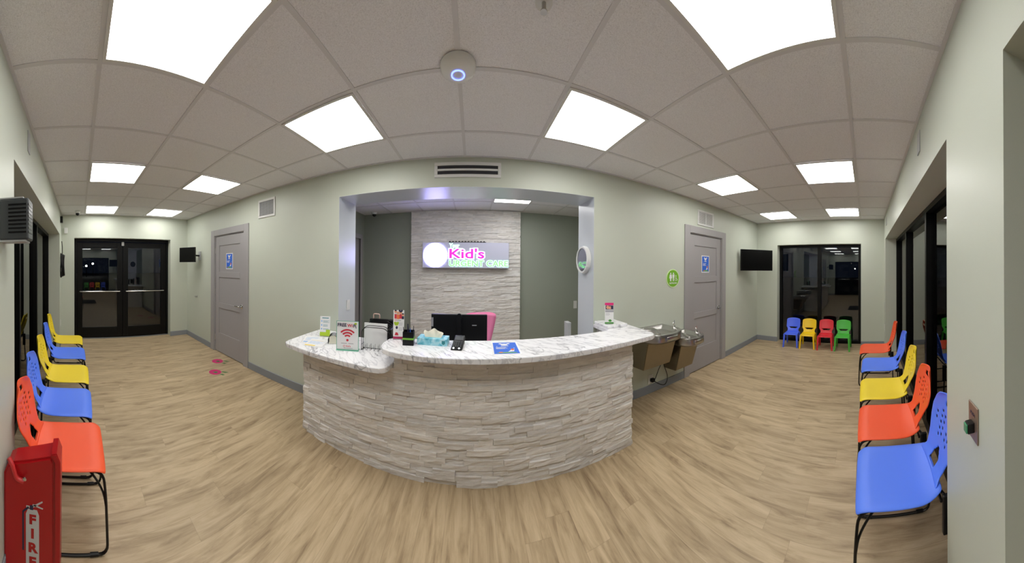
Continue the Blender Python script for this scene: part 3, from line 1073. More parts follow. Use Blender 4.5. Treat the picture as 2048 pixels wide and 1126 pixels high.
# restroom sign
t = thing('restroom_sign', 'round green restroom sign with white pictograms beside the right grey door', 'sign', (2.437, YB, 1.42))
b = bmesh.new(); lathe(b, [(0, 0), (.124, 0), (.124, .006), (0, .006)], 40, M=Matrix.Rotation(PI / 2, 4, 'X'))
obj('sign_plate', b, 'sign_ring', t)
b = bmesh.new(); lathe(b, [(0, .006), (.112, .006), (.112, .008), (0, .008)], 40, M=Matrix.Rotation(PI / 2, 4, 'X'))
obj('sign_face', b, 'sign_green', t)
b = bmesh.new()
D = -.0095
for cx_, dress in ((-.048, True), (.006, False)):
    oval(b, cx_, .066, .011, d=D, n=16)
    if dress:
        flat(b, [(cx_ - .018, .052), (cx_ + .018, .052), (cx_ + .026, .0), (cx_ - .026, .0)], D)
        flat(b, [(cx_ - .013, .0), (cx_ + .013, .0), (cx_ + .010, -.038), (cx_ - .010, -.038)], D)
    else:
        flat(b, [(cx_ - .021, .052), (cx_ + .021, .052), (cx_ + .019, .008), (cx_ - .019, .008)], D)
        flat(b, [(cx_ - .014, .008), (cx_ - .002, .008), (cx_ - .003, -.038), (cx_ - .012, -.038)], D)
        flat(b, [(cx_ + .002, .008), (cx_ + .014, .008), (cx_ + .012, -.038), (cx_ + .003, -.038)], D)
oval(b, .054, .036, .007, d=D, n=12)
flat(b, [(.050, .030), (.058, .030), (.060, -.004), (.050, -.004)], D)
flat(b, [(.056, -.004), (.076, -.004), (.086, -.030), (.080, -.032), (.070, -.011), (.056, -.011)], D)
arc(b, .056, -.016, .018, .005, PI * .75, PI * 2.0, D, 16)
text(b, 'RESTROOM', .027, 0, -.066, D, .0008)
obj('pictograms', b, 'paper', t)

# ------------------------------------------------------------------ paper notices
def notice(name, label, cat, loc, rz=0.0, w_=.21, h_=.28, rot=None, th=.001):
    t = thing(name, label, cat, loc, rz, rot=rot)
    b = bmesh.new(); bx(b, -w_ / 2, w_ / 2, -th, 0, -h_ / 2, h_ / 2)
    obj('paper_sheet', b, 'paper', t)
    m_ = w_ * .07
    b = bmesh.new(); rect(b, -w_ / 2 + m_, w_ / 2 - m_, -h_ / 2 + m_, h_ / 2 - m_, -th - .0008)
    obj('blue_print', b, 'ink_blue', t)
    d_ = -th - .0017
    b = bmesh.new()
    s = w_
    oval(b, -.02 * s, .38 * s, .13 * s, .10 * s, d_); oval(b, -.16 * s, .47 * s, .06 * s, .05 * s, d_); oval(b, .14 * s, .47 * s, .06 * s, .05 * s, d_)
    rect(b, -.15 * s, .12 * s, .18 * s, .24 * s, d_)
    lines(b, -.34 * s, .10 * s, .05 * s, 3, .07 * s, .03 * s, d_)
    for q in range(3):
        oval(b, (-.3 + .3 * q) * s, (.15 - .1 * q) * s, .02 * s, d=d_, n=8)
    flat(b, [(.05 * s, -.45 * s), (.26 * s, -.40 * s), (.30 * s, -.16 * s), (.18 * s, -.24 * s), (.10 * s, -.36 * s)], d_)
    obj('white_print', b, 'paper', t)
    b = bmesh.new()
    flat(b, [(-.36 * s, -.56 * s), (.36 * s, -.56 * s), (.30 * s, -.50 * s), (.0, -.47 * s), (-.30 * s, -.52 * s)], d_)
    obj('green_print', b, 'lime_band', t)
    b = bmesh.new(); oval(b, .22 * s, -.22 * s, .06 * s, .09 * s, d_ - .0008); oval(b, -.2 * s, -.50 * s, .07 * s, .04 * s, d_ - .0008)
    obj('orange_print', b, 'ink_orange', t)
    return t


notice('door_notice', 'blue and white paper notice taped on the left grey door', 'notice', (-3.50, YB + .022, 1.625), 0, .20, .27)
notice('door_notice', 'blue and white paper notice taped on the right grey door', 'notice', (3.205, YB + .022, 1.63), 0, .205, .27)
notice('flyer', 'blue flyer lying flat on the upper marble counter', 'flyer', (.245, 1.815, HT + .0003), w_=.205, h_=.285, rot=(-PI / 2, 0, -.03))

# ------------------------------------------------------------------ counter-top things
def face_cam(x, y):
    """z-rotation that turns a -y facing sheet towards the viewer side"""
    return math.atan2(x, -y) + PI if False else -math.atan2(x, y)


# brochure stand left (white with lime foot)
def brochure(label, loc, rz, w_, h_, style, lean=.12):
    t = thing('brochure_holder', label, 'brochure', loc, rz)
    s = -math.tan(lean)
    M = Matrix.Rotation(-lean, 4, 'X')
    def P_(name, b, m):
        bmesh.ops.transform(b, matrix=M, verts=b.verts)
        obj(name, b, m, t)
    b = bmesh.new(); bx(b, -w_ / 2, w_ / 2, -.002, 0.0, 0.004, h_)
    P_('leaflet', b, 'paper')
    b = bmesh.new(); bx(b, -w_ / 2, w_ / 2, 0.0008, .0028, 0.004, h_ * .8)
    bx(b, -w_ / 2, w_ / 2, .0028, .05, .004, .0065)
    bmesh.ops.transform(b, matrix=M, verts=b.verts)
    obj('stand', b, 'acrylic_edge', t)
    d_ = -.0028
    hw_ = w_ / 2
    if style == 'lime':
        b = bmesh.new(); rect(b, -hw_, hw_, .006, .045, d_); rect(b, .2 * hw_, hw_, .045, .07, d_)
        P_('lime_print', b, 'ink_lime')
        b = bmesh.new()
        rect(b, -.6 * hw_, .7 * hw_, h_ - .022, h_ - .014, d_)
        lines(b, -.4 * hw_, .85 * hw_, h_ - .045, 3, .008, .0025, d_); lines(b, -.4 * hw_, .85 * hw_, h_ - .085, 3, .008, .0025, d_)
        lines(b, -.4 * hw_, .85 * hw_, h_ - .125, 2, .008, .0025, d_)
        P_('text_lines', b, 'ink_teal')
        b = bmesh.new()
        for z in (.05, .09, .128):
            oval(b, -.68 * hw_, h_ - z, .007, d=d_, n=12)
        P_('icons', b, 'ink_skyblue')
    elif style == 'kids':
        b = bmesh.new(); rect(b, -hw_, hw_, .006, .024, d_)
        P_('crimson_band', b, 'ink_crimson')
        b = bmesh.new()
        zt = h_ * .82
        for x, z, r_ in ((-.6, .03, .011), (-.15, .02, .011), (.35, .022, .012), (.75, .005, .010)):
            oval(b, x * hw_, zt + z, r_, d=d_ - .0008, n=16)
        P_('faces', b, 'ink_skin')
        b = bmesh.new()
        for x, z in ((-.6, .036), (.75, .010)):
            oval(b, x * hw_, zt + z + .003, .009, .005, d=d_ - .0016, n=14)
        oval(b, .15 * hw_, zt + .038, .008, d=d_ - .0016, n=12); oval(b, .55 * hw_, zt + .038, .008, d=d_ - .0016, n=12)
        oval(b, .35 * hw_, zt + .030, .011, .006, d=d_ - .0016, n=12)
        oval(b, -.35 * hw_, .095, .009, .012, d=d_, n=14)
        P_('hair', b, 'ink_dark')
        b = bmesh.new()
        for x, w2 in ((-.6, .009), (.35, .010)):
            rect(b, x * hw_ - w2, x * hw_ + w2, zt - .026, zt + .010, d_)
        arc(b, -.55 * hw_, h_ * .66, .007, .0025, 0, 2 * PI, d_, 14)
        flat(b, [(-.70 * hw_, .034), (.0 * hw_, .034), (-.15 * hw_, .055), (-.55 * hw_, .058)], d_)
        P_('red_print', b, 'ink_red')
        b = bmesh.new(); rect(b, -.15 * hw_ - .010, -.15 * hw_ + .012, zt - .030, zt + .006, d_)
        P_('orange_print', b, 'ink_orange')
        b = bmesh.new(); rect(b, .55 * hw_, .95 * hw_, zt - .030, zt - .006, d_)
        P_('blue_print', b, 'ink_dark')
        b = bmesh.new(); oval(b, -.42 * hw_, h_ * .53, .017, .014, d=d_, n=16); oval(b, -.42 * hw_ - .012, h_ * .53 + .008, .009, d=d_, n=10); oval(b, -.42 * hw_ + .012, h_ * .53 + .008, .009, d=d_, n=10)
        P_('lime_print', b, 'ink_lime')
        b = bmesh.new(); lines(b, .05 * hw_, .8 * hw_, h_ * .57, 3, .009, .002, d_); lines(b, .0 * hw_, .8 * hw_, h_ * .40, 3, .009, .002, d_)
        lines(b, -.3 * hw_, .5 * hw_, h_ * .665, 2, .006, .002, d_)
        P_('text_lines', b, 'ink_grey')
    else:
        b = bmesh.new(); rect(b, -hw_, hw_, h_ - .026, h_, d_)
        P_('pink_band', b, 'ink_pink')
        b = bmesh.new(); rect(b, -.85 * hw_, .95 * hw_, h_ - .066, h_ - .028, d_)
        P_('photo_print', b, 'ink_dark')
        b = bmesh.new(); oval(b, -.35 * hw_, h_ - .046, .015, .017, d=d_ - .0008, n=16); rect(b, -.1 * hw_, .4 * hw_, h_ - .064, h_ - .036, d_ - .0008)
        P_('faces', b, 'ink_skin')
        b = bmesh.new(); rect(b, -.9 * hw_, hw_, h_ - .094, h_ - .070, d_)
        lines(b, -.8 * hw_, .3 * hw_, h_ - .105, 3, .009, .002, d_)
        P_('grey_print', b, 'ink_grey')
        b = bmesh.new(); rect(b, -hw_, hw_, .006, .020, d_); oval(b, .2 * hw_, .036, .016, .012, d=d_)
        P_('green_print', b, 'ink_green')
        b = bmesh.new(); rect(b, -.9 * hw_, hw_, h_ - .083, h_ - .079, d_ - .0008)
        P_('white_line', b, 'paper')
    return t


brochure('white and lime brochure stand at the wall end of the lower marble counter', (-1.42, 2.13, LT), .42, .105, .205, 'lime', .14)
brochure('tall brochure with cartoon children beside the black pen cup', (-.585, 1.935, HT), .22, .088, .235, 'kids', .12)
brochure('brochure with pink top band on the right end of the upper counter', (1.315, 2.16, HT + .03), -.5, .088, .215, 'pink', .08)

# free wifi sign
t = thing('wifi_sign', 'upright sign reading FREE WiFi in an acrylic holder on the lower counter', 'sign', (-1.02, 1.88, LT), .32)
b = bmesh.new(); bx(b, -.097, .097, -.002, .0005, .003, .250); bx(b, -.097, .097, -.02, .05, 0, .003)
obj('acrylic_holder', b, 'acrylic_edge', t)
b = bmesh.new(); bx(b, -.092, .092, -.0035, -.002, .008, .246)
obj('paper_sheet', b, 'paper', t)
d_ = -.0045
b = bmesh.new(); text(b, 'FREE', .038, -.048, .215, d_, .0012)
text(b, 'Fi', .036, .062, .210, d_, .0012)
obj('free_lettering', b, 'ink_dark', t)
b = bmesh.new(); text(b, 'Wi', .036, .022, .212, d_, .0010)
for r_, wd in ((.030, .014), (.054, .014), (.078, .014)):
    arc(b, 0, .098, r_, wd, PI * .24, PI * .76, d_, 18)
oval(b, 0, .088, .0105, d=d_)
text(b, 'Kid\'s', .020, .008, .036, d_, .0003)
arc(b, -.028, .036, .008, .0025, 0, 2 * PI, d_, 16)
obj('wifi_symbol', b, 'ink_red', t)
b = bmesh.new(); oval(b, .070, .230, .012, .008, d=d_)
obj('green_badge', b, 'ink_lime', t)
b = bmesh.new(); lines(b, -.055, -.005, .062, 1, .01, .004, d_, False); lines(b, .008, .052, .062, 1, .01, .004, d_, False); rect(b, -.03, .045, .018, .021, d_)
oval(b, .074, .196, .005, .007, d=d_)
obj('fine_print', b, 'ink_grey', t)

# papers at the left end
for k, (x, y, rz, m_, lab) in enumerate(((-1.46, 1.98, .5, 'paper', 'white printed sheet lying flat at the left end of the lower counter'),
                                        (-1.36, 1.90, .25, 'paper', 'sheet with a yellow band lying over the white sheet on the lower counter'))):
    t = thing('printed_sheet', lab, 'paper', (x, y, LT + .0005 + .0016 * k), rz)
    b = bmesh.new(); bx(b, -.09, .09, -.11, .11, 0, .0012)
    obj('paper_sheet', b, m_, t)
    b = bmesh.new()
    bx(b, -.08, .02 if k else .08, -.10, -.075, .0012, .0016); bx(b, -.07, .05, .06, .065, .0012, .0016)
    obj('printed_band', b, 'ink_yellow' if k else 'ink_skyblue', t)
    b = bmesh.new()
    for q in range(6):
        bx(b, -.07, .03 + .02 * (q % 3), -.04 + q * .015, -.037 + q * .015, .0012, .0016)
    obj('text_lines', b, 'ink_skyblue', t)
# small wire card rack
t = thing('wire_card_rack', 'small black wire rack beside the WiFi sign on the lower counter', 'wire rack', (-1.235, 2.0, LT), .45)
b = bmesh.new()
for i in range(6):
    y = -.05 + i * .02
    tube(b, [(-.045, y, .004), (-.045, y, .055), (-.02, y, .082), (.02, y, .082), (.045, y, .055), (.045, y, .004)], .0018, 6, .02)
for x in (-.045, .045):
    tube(b, [(x, -.052, .004), (x, .052, .004)], .002, 6)
obj('wire_frame', b, 'black_metal', t, smooth=True)
b = bmesh.new()
for i in range(4):
    bx(b, -.035, .035, -.042 + i * .022, -.038 + i * .022, .004, .062)
obj('cards', b, 'paper_cream', t)
# file sorter with papers
t = thing('file_sorter', 'black wire file sorter behind the WiFi sign on the lower counter', 'file organiser', (-.80, 2.06, LT), .10)
b = bmesh.new()
for i in range(6):
    y = -.10 + i * .04
    hgt = .20 + .006 * i
    tube(b, [(-.13, y, .004), (-.13, y, hgt - .03), (-.09, y, hgt), (.07, y, hgt), (.13, y, hgt - .05), (.13, y, .004)], .0028, 6, .025)
    for q in range(1, 7):
        x = -.13 + q * .037
        tube(b, [(x, y, .004), (x, y, .05)], .0013, 5)
for x in (-.13, .13):
    tube(b, [(x, -.105, .005), (x, .105, .005)], .003, 6)
    tube(b, [(x, -.105, .05), (x, .105, .05)], .002, 6)
for q in range(8):
    x = -.12 + q * .034
    tube(b, [(x, -.105, .005), (x, .105, .005)], .0015, 5)
obj('wire_frame', b, 'black_metal', t, smooth=True)
b = bmesh.new(); bx(b, -.125, .115, .10, .125, .006, .235, .01); bx(b, .095, .128, -.09, .10, .006, .19, .006)
obj('black_tray', b, 'black_plastic', t)
tag(obj('document_folder', bx(bmesh.new(), -.125, .085, -.003, .006, .006, .222, .002, 1), 'paper'), 'white folder standing in the black wire file sorter', 'folder')
o = bpy.data.objects['document_folder']; o.location = (-.80, 2.02, LT); o.rotation_euler = (-.05, 0, .10)
# beige handled box behind
t = thing('beige_basket', 'beige handle sticking up behind the file sorter', 'basket', (-.90, 2.245, LT), .1)
b = bmesh.new(); tube(b, [(-.03, 0, .02), (-.03, 0, .262), (.03, 0, .262), (.03, 0, .02)], .006, 8, .015)
obj('handle', b, 'beige_plastic', t, smooth=True)
b = bmesh.new(); bx(b, -.06, .06, -.03, .03, 0.001, .19, .006)
obj('basket_body', b, 'beige_plastic', t)

# pen cup and pens
t = thing('pen_cup', 'black square pen cup with a lime band on the upper counter', 'pen holder', (-.476, 1.845, HT), .12)
b = bmesh.new()
hw_ = .041
for q in ((-hw_, hw_, -hw_, -hw_ + .003), (-hw_, hw_, hw_ - .003, hw_), (-hw_, -hw_ + .003, -hw_ + .003, hw_ - .003), (hw_ - .003, hw_, -hw_ + .003, hw_ - .003)):
    bx(b, *q, 0, .100)
bx(b, -hw_ + .003, hw_ - .003, -hw_ + .003, hw_ - .003, 0, .004)
obj('cup', b, 'black_plastic', t)
b = bmesh.new()
e = .0006
for q in ((-hw_ - e, hw_ + e, -hw_ - e, -hw_), (-hw_ - e, hw_ + e, hw_, hw_ + e), (-hw_ - e, -hw_, -hw_, hw_), (hw_, hw_ + e, -hw_, hw_)):
    bx(b, *q, .043, .056)
obj('lime_band', b, 'lime_band', t)
for k, (x, y, tx, ty, L_, m_, lab) in enumerate(((-.018, .0, -.22, 0, .125, 'black_plastic', 'black pen leaning left in the pen cup'), (-.005, .018, -.05, .03, .145, 'ink_dark', 'dark blue thick marker upright in the pen cup'),
                                             (.010, -.005, .02, -.03, .118, 'ink_blue', 'blue pen in the middle of the pen cup'), (.028, .01, .06, .02, .135, 'black_plastic', 'black pen at the right edge of the pen cup'))):
    b = bmesh.new(); r_ = .006 if k == 1 else .004
    cyl(b, (0, 0, 0), (0, 0, L_ * .72), r_, 8); cyl(b, (0, 0, L_ * .72), (0, 0, L_), r_ * .85, 8, r_ * .5)
    o = tag(obj('pen', b, m_, smooth=True), lab, 'pen', 'pens in the black cup')
    o.location = (-.476 + x, 1.845 + y, HT + .005); o.rotation_euler = (ty, tx, 0)

# tissue box
t = thing('tissue_box', 'flat blue tissue box with a white tissue pulled up', 'tissue box', (-.295, 1.905, HT), -.06)
b = bmesh.new(); bx(b, -.115, .115, -.058, .058, 0, .052, .002, 1)
obj('carton', b, 'tissue_print', t)
b = bmesh.new()
n = 14
rows_ = []
for j in range(5):
    rw = []
    for i in range(n + 1):
        u_ = i / n * 2 - 1
        hgt = (.050 + .056 * (1 - .35 * u_ ** 4) + .010 * math.sin(u_ * 5 + 1)) if j in (1, 2, 3) else .050
        fold = .012 * math.sin(u_ * 7 + j)
        k_ = (j - 2) / 2
        z = .050 if abs(k_) == 1 else .050 + (hgt - .050) * (1 if k_ == 0 else .72)
        rw.append(b.verts.new((u_ * .076 * (1 if abs(k_) < 1 else .8), k_ * .020 + fold * (1 - abs(k_)) , z)))
    rows_.append(rw)
for A, B in zip(rows_, rows_[1:]):
    for i in range(n):
        b.faces.new((A[i], A[i + 1], B[i + 1], B[i]))
obj('tissue', b, 'paper_cream', t, smooth=True)
b = bmesh.new(); text(b, '', .01, 0, 0) if False else None
flat(b, [(.075, .040), (.100, .040), (.100, .018), (.0875, .010), (.075, .018)], -.0590)
obj('badge', b, 'ink_teal', t)

# card terminal
t = thing('card_terminal', 'black handheld card payment terminal lying on the upper counter', 'card reader', (-.100, 1.86, HT), -.12, rot=(.30, 0, -.12)); t.scale = (1.12, 1.12, 1.12)
b = bmesh.new(); bx(b, -.036, .036, -.085, .085, .004, .034, .008, 3)
obj('body', b, 'black_plastic', t, smooth=True)
b = bmesh.new(); bx(b, -.028, .028, .018, .070, .034, .0355, .001, 1)
obj('screen', b, 'grey_plastic', t)
b = bmesh.new()
for i in range(4):
    for j in range(4):
        bx(b, -.028 + i * .015, -.017 + i * .015, -.058 + j * .017, -.047 + j * .017, .034, .0375, .001, 1)
obj('keypad', b, 'grey_plastic', t)
b = bmesh.new()
for x in (-.018, .018):
    cyl(b, (x, -.073, .034), (x, -.073, .037), .006, 12)
obj('end_lights', b, 'led_white', t)
b = bmesh.new(); bx(b, -.03, .03, .02, .075, -.022, .004)
obj('cradle', b, 'black_plastic', t)

# monitor (seen from behind), pink chair, pale post
t = thing('computer_monitor', 'black monitor behind the counter, its back and stand facing out', 'monitor', (-.13, 2.50, WTZ))
b = bmesh.new(); bx(b, -.28, .28, -.012, .02, .0 + .03, .335, .006)
obj('monitor_panel', b, 'black_plastic', t)
b = bmesh.new(); bx(b, -.275, .275, .02, .022, .04, .33)
obj('screen', b, 'tv_screen', t)
b = bmesh.new(); bx(b, -.02, .025, -.05, -.03, .004, .31, .004)
bx(b, -.02, .025, -.03, -.012, .15, .25, .003, 1)
cyl(b, (.0025, -.03, .325), (.0025, -.052, .325), .026, 20)
bx(b, -.12, .12, -.11, .09, .0005, .012, .004)
obj('stand', b, 'black_plastic', t)
b = bmesh.new(); rect(b, .13, .175, .225, .235, -.0128)
rect(b, -.277, -.258, .21, .30, -.0128)
obj('back_label', b, 'ink_grey', t)

t = thing('office_chair', 'pink mesh-backed office chair behind the monitor', 'office chair', (.165, 3.05, 0), PI + .25)
b = bmesh.new()
n = 12; rw_ = []
for j in range(n + 1):
    v_ = j / n
    z = .50 + .445 * v_
    hw2 = .10 + .115 * v_ ** .8
    rr2 = []
    for i in range(11):
        u_ = i / 5 - 1
        rr2.append(b.verts.new((u_ * hw2, -.24 - .04 * v_ + .05 * u_ * u_, z - .025 * u_ * u_ * (v_ ** 3))))
    rw_.append(rr2)
for A, B in zip(rw_, rw_[1:]):
    for i in range(10):
        b.faces.new((A[i], A[i + 1], B[i + 1], B[i]))
o = obj('backrest', b, 'pink_mesh', t, smooth=True)
md = o.modifiers.new('s', 'SOLIDIFY'); md.thickness = .02
b = bmesh.new()
tube(b, [(-.105, -.19, .51), (-.160, -.215, .70), (-.218, -.235, .925), (-.12, -.27, .943), (.12, -.27, .943), (.218, -.235, .925), (.160, -.215, .70), (.105, -.19, .51)], .011, 8, .05)
obj('back_frame', b, 'pink_mesh', t, smooth=True)
b = bmesh.new(); bx(b, -.24, .24, -.2, .24, .43, .50, .03, 3)
obj('seat', b, 'black_plastic', t, smooth=True)
b = bmesh.new(); cyl(b, (0, 0, .06), (0, 0, .43), .025, 12)
bx(b, -.03, .03, -.26, 0, .40, .43); bx(b, -.03, .03, -.27, -.24, .40, .60)
obj('column', b, 'black_plastic', t)
for k in range(5):
    a = 2 * PI * k / 5
    b = bmesh.new(); tube(b, [(0, 0, .09), (.27 * math.cos(a), .27 * math.sin(a), .06)], .014, 8)
    lg = obj('leg', b, 'black_plastic', t)
    b = bmesh.new(); cyl(b, (.27 * math.cos(a) - .012, .27 * math.sin(a), .026), (.27 * math.cos(a) + .012, .27 * math.sin(a), .026), .025, 12)
    obj('caster', b, 'black_plastic', lg)

t = thing('desk_box', 'slim pale grey upright box standing behind the right part of the counter', 'box', (1.05, 2.62, WTZ))
b = bmesh.new(); bx(b, -.022, .022, -.05, .05, .0005, .205, .003, 1)
obj('casing', b, 'pale_grey', t)

# ------------------------------------------------------------------ adult stacking chairs
def grid_shell(b, nu, nv, f, holes=()):
    V = [[b.verts.new(f(i / nu * 2 - 1, j / nv)) for i in range(nu + 1)] for j in range(nv + 1)]
    for j in range(nv):
        for i in range(nu):
            if (i, j) in holes:
                continue
            b.faces.new((V[j][i], V[j][i + 1], V[j + 1][i + 1], V[j + 1][i]))


def interp(tab, t):
    for (a, va_), (c, vc) in zip(tab, tab[1:]):
        if t <= c:
            k = (t - a) / (c - a); k = k * k * (3 - 2 * k) * .5 + k * .5
            return va_ + (vc - va_) * k
    return tab[-1][1]


def make_chair():
    t = thing('stacking_chair', '', 'chair', (0, 0, 0), 0, 'waiting room chairs along the front windows')
    # seat
    b = bmesh.new()
    def fs(u_, v_):
        y = .225 - .425 * v_
        z = .452 - .10 * max(0, (.17 - v_) / .17) ** 2 * .30 - .012 * math.sin(PI * min(1, v_ * 1.05)) * (1 - u_ * u_) + .022 * max(0, (v_ - .75) / .25) ** 2
        wd = .212 - .012 * max(0, .12 - v_) / .12 - .035 * max(0, (v_ - .7) / .3) ** 2
        if v_ < .001:
            y -= .004
        if abs(u_) > .99:
            z -= .004
        return (u_ * wd, y - .004 * abs(u_) ** 4 * (1 if v_ < .1 else 0), z)
    grid_shell(b, 14, 16, fs)
    o = obj('seat', b, 'orange_plastic', t, smooth=True)
    md = o.modifiers.new('solid', 'SOLIDIFY'); md.thickness = .011; md.offset = -1
    md = o.modifiers.new('sub', 'SUBSURF'); md.levels = 1; md.render_levels = 1
    # backrest
    NU, NV = 20, 24
    holes = set()
    for j in (19, 20):                       # hand hole
        for i in range(7, 13):
            holes.add((i, j))
    for c, rows__ in ((3, (12, 14)), (6, (8, 10, 12, 14, 16)), (8, (9, 11, 13, 15)), (11, (9, 11, 13, 15)), (13, (8, 10, 12, 14, 16)), (16, (12, 14))):
        for j in rows__:
            holes.add((c, j))
    for j in range(1, 6):                    # lower triangular openings
        k = 5 - j
        for i in range(7 + max(0, j - 3), 13 - max(0, j - 3)):
            holes.add((i, j))
    wt = [(0, .165), (.10, .135), (.22, .150), (.52, .205), (.66, .208), (.84, .170), (.95, .128), (1.0, .085)]
    def fb(u_, v_):
        wd = interp(wt, v_)
        z = .455 + .36 * v_
        y = -.195 - .030 * math.sin(v_ * PI * .5) - .085 * v_ + .028 * u_ * u_ * (.3 + v_) - .012 * math.sin(v_ * PI)
        z -= .010 * u_ * u_ * v_ ** 6
        if v_ < .1:
            y += .018 * (1 - v_ / .1)
            z += .006
        return (u_ * wd, y, z)
    b = bmesh.new()
    grid_shell(b, NU, NV, fb, holes)
    o = obj('backrest', b, 'orange_plastic', t, smooth=True)
    md = o.modifiers.new('solid', 'SOLIDIFY'); md.thickness = .010; md.offset = 0
    md = o.modifiers.new('sub', 'SUBSURF'); md.levels = 1; md.render_levels = 1
    # sled frame
    for s in (-1, 1):
        b = bmesh.new()
        tube(b, [(s * .175, .09, .434), (s * .195, .20, .425), (s * .212, .212, .30), (s * .216, .222, .008), (s * .216, -.235, .008), (s * .195, -.215, .44), (s * .150, -.19, .452)], .0078, 8, .05)
        lg = obj('sled_leg', b, 'black_metal', t, smooth=True)
        b = bmesh.new()
        tube(b, [(s * .150, .10, .432), (s * .19, .155, .40), (s * .205, .200, .33), (s * .212, .213, .25)], .006, 8, .05)
        obj('brace', b, 'black_metal', lg, smooth=True)
        for yy in (.15, -.17):
            b = bmesh.new(); cyl(b, (s * .216, yy - .022, .010), (s * .216, yy + .022, .010), .0102, 10)
            obj('floor_glide', b, 'black_plastic', lg, smooth=True)
        b = bmesh.new()
        bx(b, s * .192 - .012, s * .192 + .012, -.240, -.195, .27, .452, .006)
        obj('back_bracket', b, 'black_plastic', t, smooth=True)
    b = bmesh.new()
    tube(b, [(-.178, .10, .430), (.178, .10, .430)], .0075, 8)
    obj('crossbar', b, 'black_metal', t, smooth=True)
    b = bmesh.new()
    tube(b, [(-.190, -.19, .425), (.190, -.19, .425)], .0075, 8)
    obj('crossbar', b, 'black_metal', t, smooth=True)
    return t


chair = make_chair()
cols = {'o': {'orange_plastic': 'orange_plastic'}, 'b': {'orange_plastic': 'blue_plastic'}, 'y': {'orange_plastic': 'yellow_plastic'}}
right = [(1.345, -.165, 'b', 'blue plastic chair nearest the viewer in the right row, beside the pier'),
         (1.825, -.160, 'o', 'orange plastic chair between the near blue and the yellow chair, right row'),
         (2.33, -.160, 'y', 'yellow plastic chair in the middle of the right row'),
         (2.93, -.165, 'b', 'blue plastic chair between the yellow and the far orange chair, right row'),
         (3.53, -.130, 'o', 'orange plastic chair at the far end of the right row')]
left = [(-1.52, -.070, 'o', 'orange plastic chair behind the red fire extinguisher cabinet, left row'),
        (-2.01, -.115, 'b', 'blue plastic chair next to the near orange chair, left row'),
        (-2.54, -.120, 'y', 'yellow plastic chair in the middle of the left row'),
        (-3.14, -.140, 'b', 'blue plastic chair between the two yellow chairs, left row'),
        (-3.72, -.165, 'y', 'yellow plastic chair at the far end of the left row')]
mesh_cache = {}
for k, (x, y, c, lab) in enumerate(right + left):
    rz = random.uniform(-.03, .03) if k > 1 else 0
    if k == 5:
        chair.location = (x, y, 0); chair.rotation_euler = (0, 0, 0); chair['label'] = lab
        continue
    dup(chair, (x, y, 0), rz, lab, cols[c])

# ------------------------------------------------------------------ small kids chairs by the right window
def make_kid():
    t = thing('kids_chair', '', 'child chair', (0, 0, 0), 0, 'small plastic chairs under the end window')
    def fs(u_, v_):
        y = .135 - .25 * v_
        z = .268 - .018 * max(0, (.15 - v_) / .15) ** 2 - .008 * math.sin(PI * v_) * (1 - u_ * u_) + .02 * max(0, (v_ - .8) / .2) ** 2
        return (u_ * (.148 - .022 * v_), y, z)
    b = bmesh.new(); grid_shell(b, 10, 10, fs)
    o = obj('seat', b, 'kid_blue', t, smooth=True)
    md = o.modifiers.new('solid', 'SOLIDIFY'); md.thickness = .012; md.offset = -1
    md = o.modifiers.new('sub', 'SUBSURF'); md.levels = 1; md.render_levels = 1
    wt = [(0, .120), (.16, .116), (.26, .126), (.34, .146), (.85, .146), (.95, .140), (1, .118)]
    def fb(u_, v_):
        z = .270 + .255 * v_ + .014 * (1 - u_ * u_) * v_ ** 3
        y = -.112 - .055 * v_ - .02 * math.sin(v_ * PI * .5) + .018 * u_ * u_
        if v_ < .1: y += .008
        return (u_ * interp(wt, v_), y, z)
    holes = {(i, 5) for i in range(3, 13)} | {(i, 4) for i in range(4, 12)}
    b = bmesh.new(); grid_shell(b, 16, 18, fb, holes)
    o = obj('backrest', b, 'kid_blue', t, smooth=True)
    md = o.modifiers.new('solid', 'SOLIDIFY'); md.thickness = .011; md.offset = 0
    md = o.modifiers.new('sub', 'SUBSURF'); md.levels = 1; md.render_levels = 1
    for sx_ in (-1, 1):
        for (ya, yb_) in ((.115, .155), (-.10, -.175)):
            b = bmesh.new()
            top = Vector((sx_ * .126, ya, .262)); bot = Vector((sx_ * .142, yb_, 0))
            q = []
            for p, w2 in ((top, .019), (bot, .013)):
                q.append([b.verts.new((p.x + dx * w2, p.y + dy * w2 * 1.15, p.z)) for dx, dy in ((-1, -1), (1, -1), (1, 1), (-1, 1))])
            b.faces.new(q[0]); b.faces.new(q[1][::-1])
            for i in range(4):
                b.faces.new((q[0][i], q[1][i], q[1][(i + 1) % 4], q[0][(i + 1) % 4]))
            bmesh.ops.bevel(b, geom=list(b.edges), offset=.004, segments=2, affect='EDGES')
            obj('leg', b, 'kid_blue', t, smooth=True)
    return t


kid = make_kid()
kids = [(1.50, 'kid_blue', 'small blue plastic kids chair under the end window, next to the left frame'),
        (1.155, 'kid_yellow', 'small yellow plastic kids chair between the blue and red ones'),
        (.80, 'kid_red', 'small red plastic kids chair between the yellow and green ones'),
        (.455, 'kid_green', 'small green plastic kids chair at the right end of the little row')]
for k, (y, c, lab) in enumerate(kids):
    if k == 0:
        kid.location = (4.93, y, 0); kid.rotation_euler = (0, 0, PI / 2 + .06); kid['label'] = lab
    else:
        dup(kid, (4.93 - .012 * k, y, 0), PI / 2 + (.05, .02, -.03)[k - 1], lab, {'kid_blue': c})

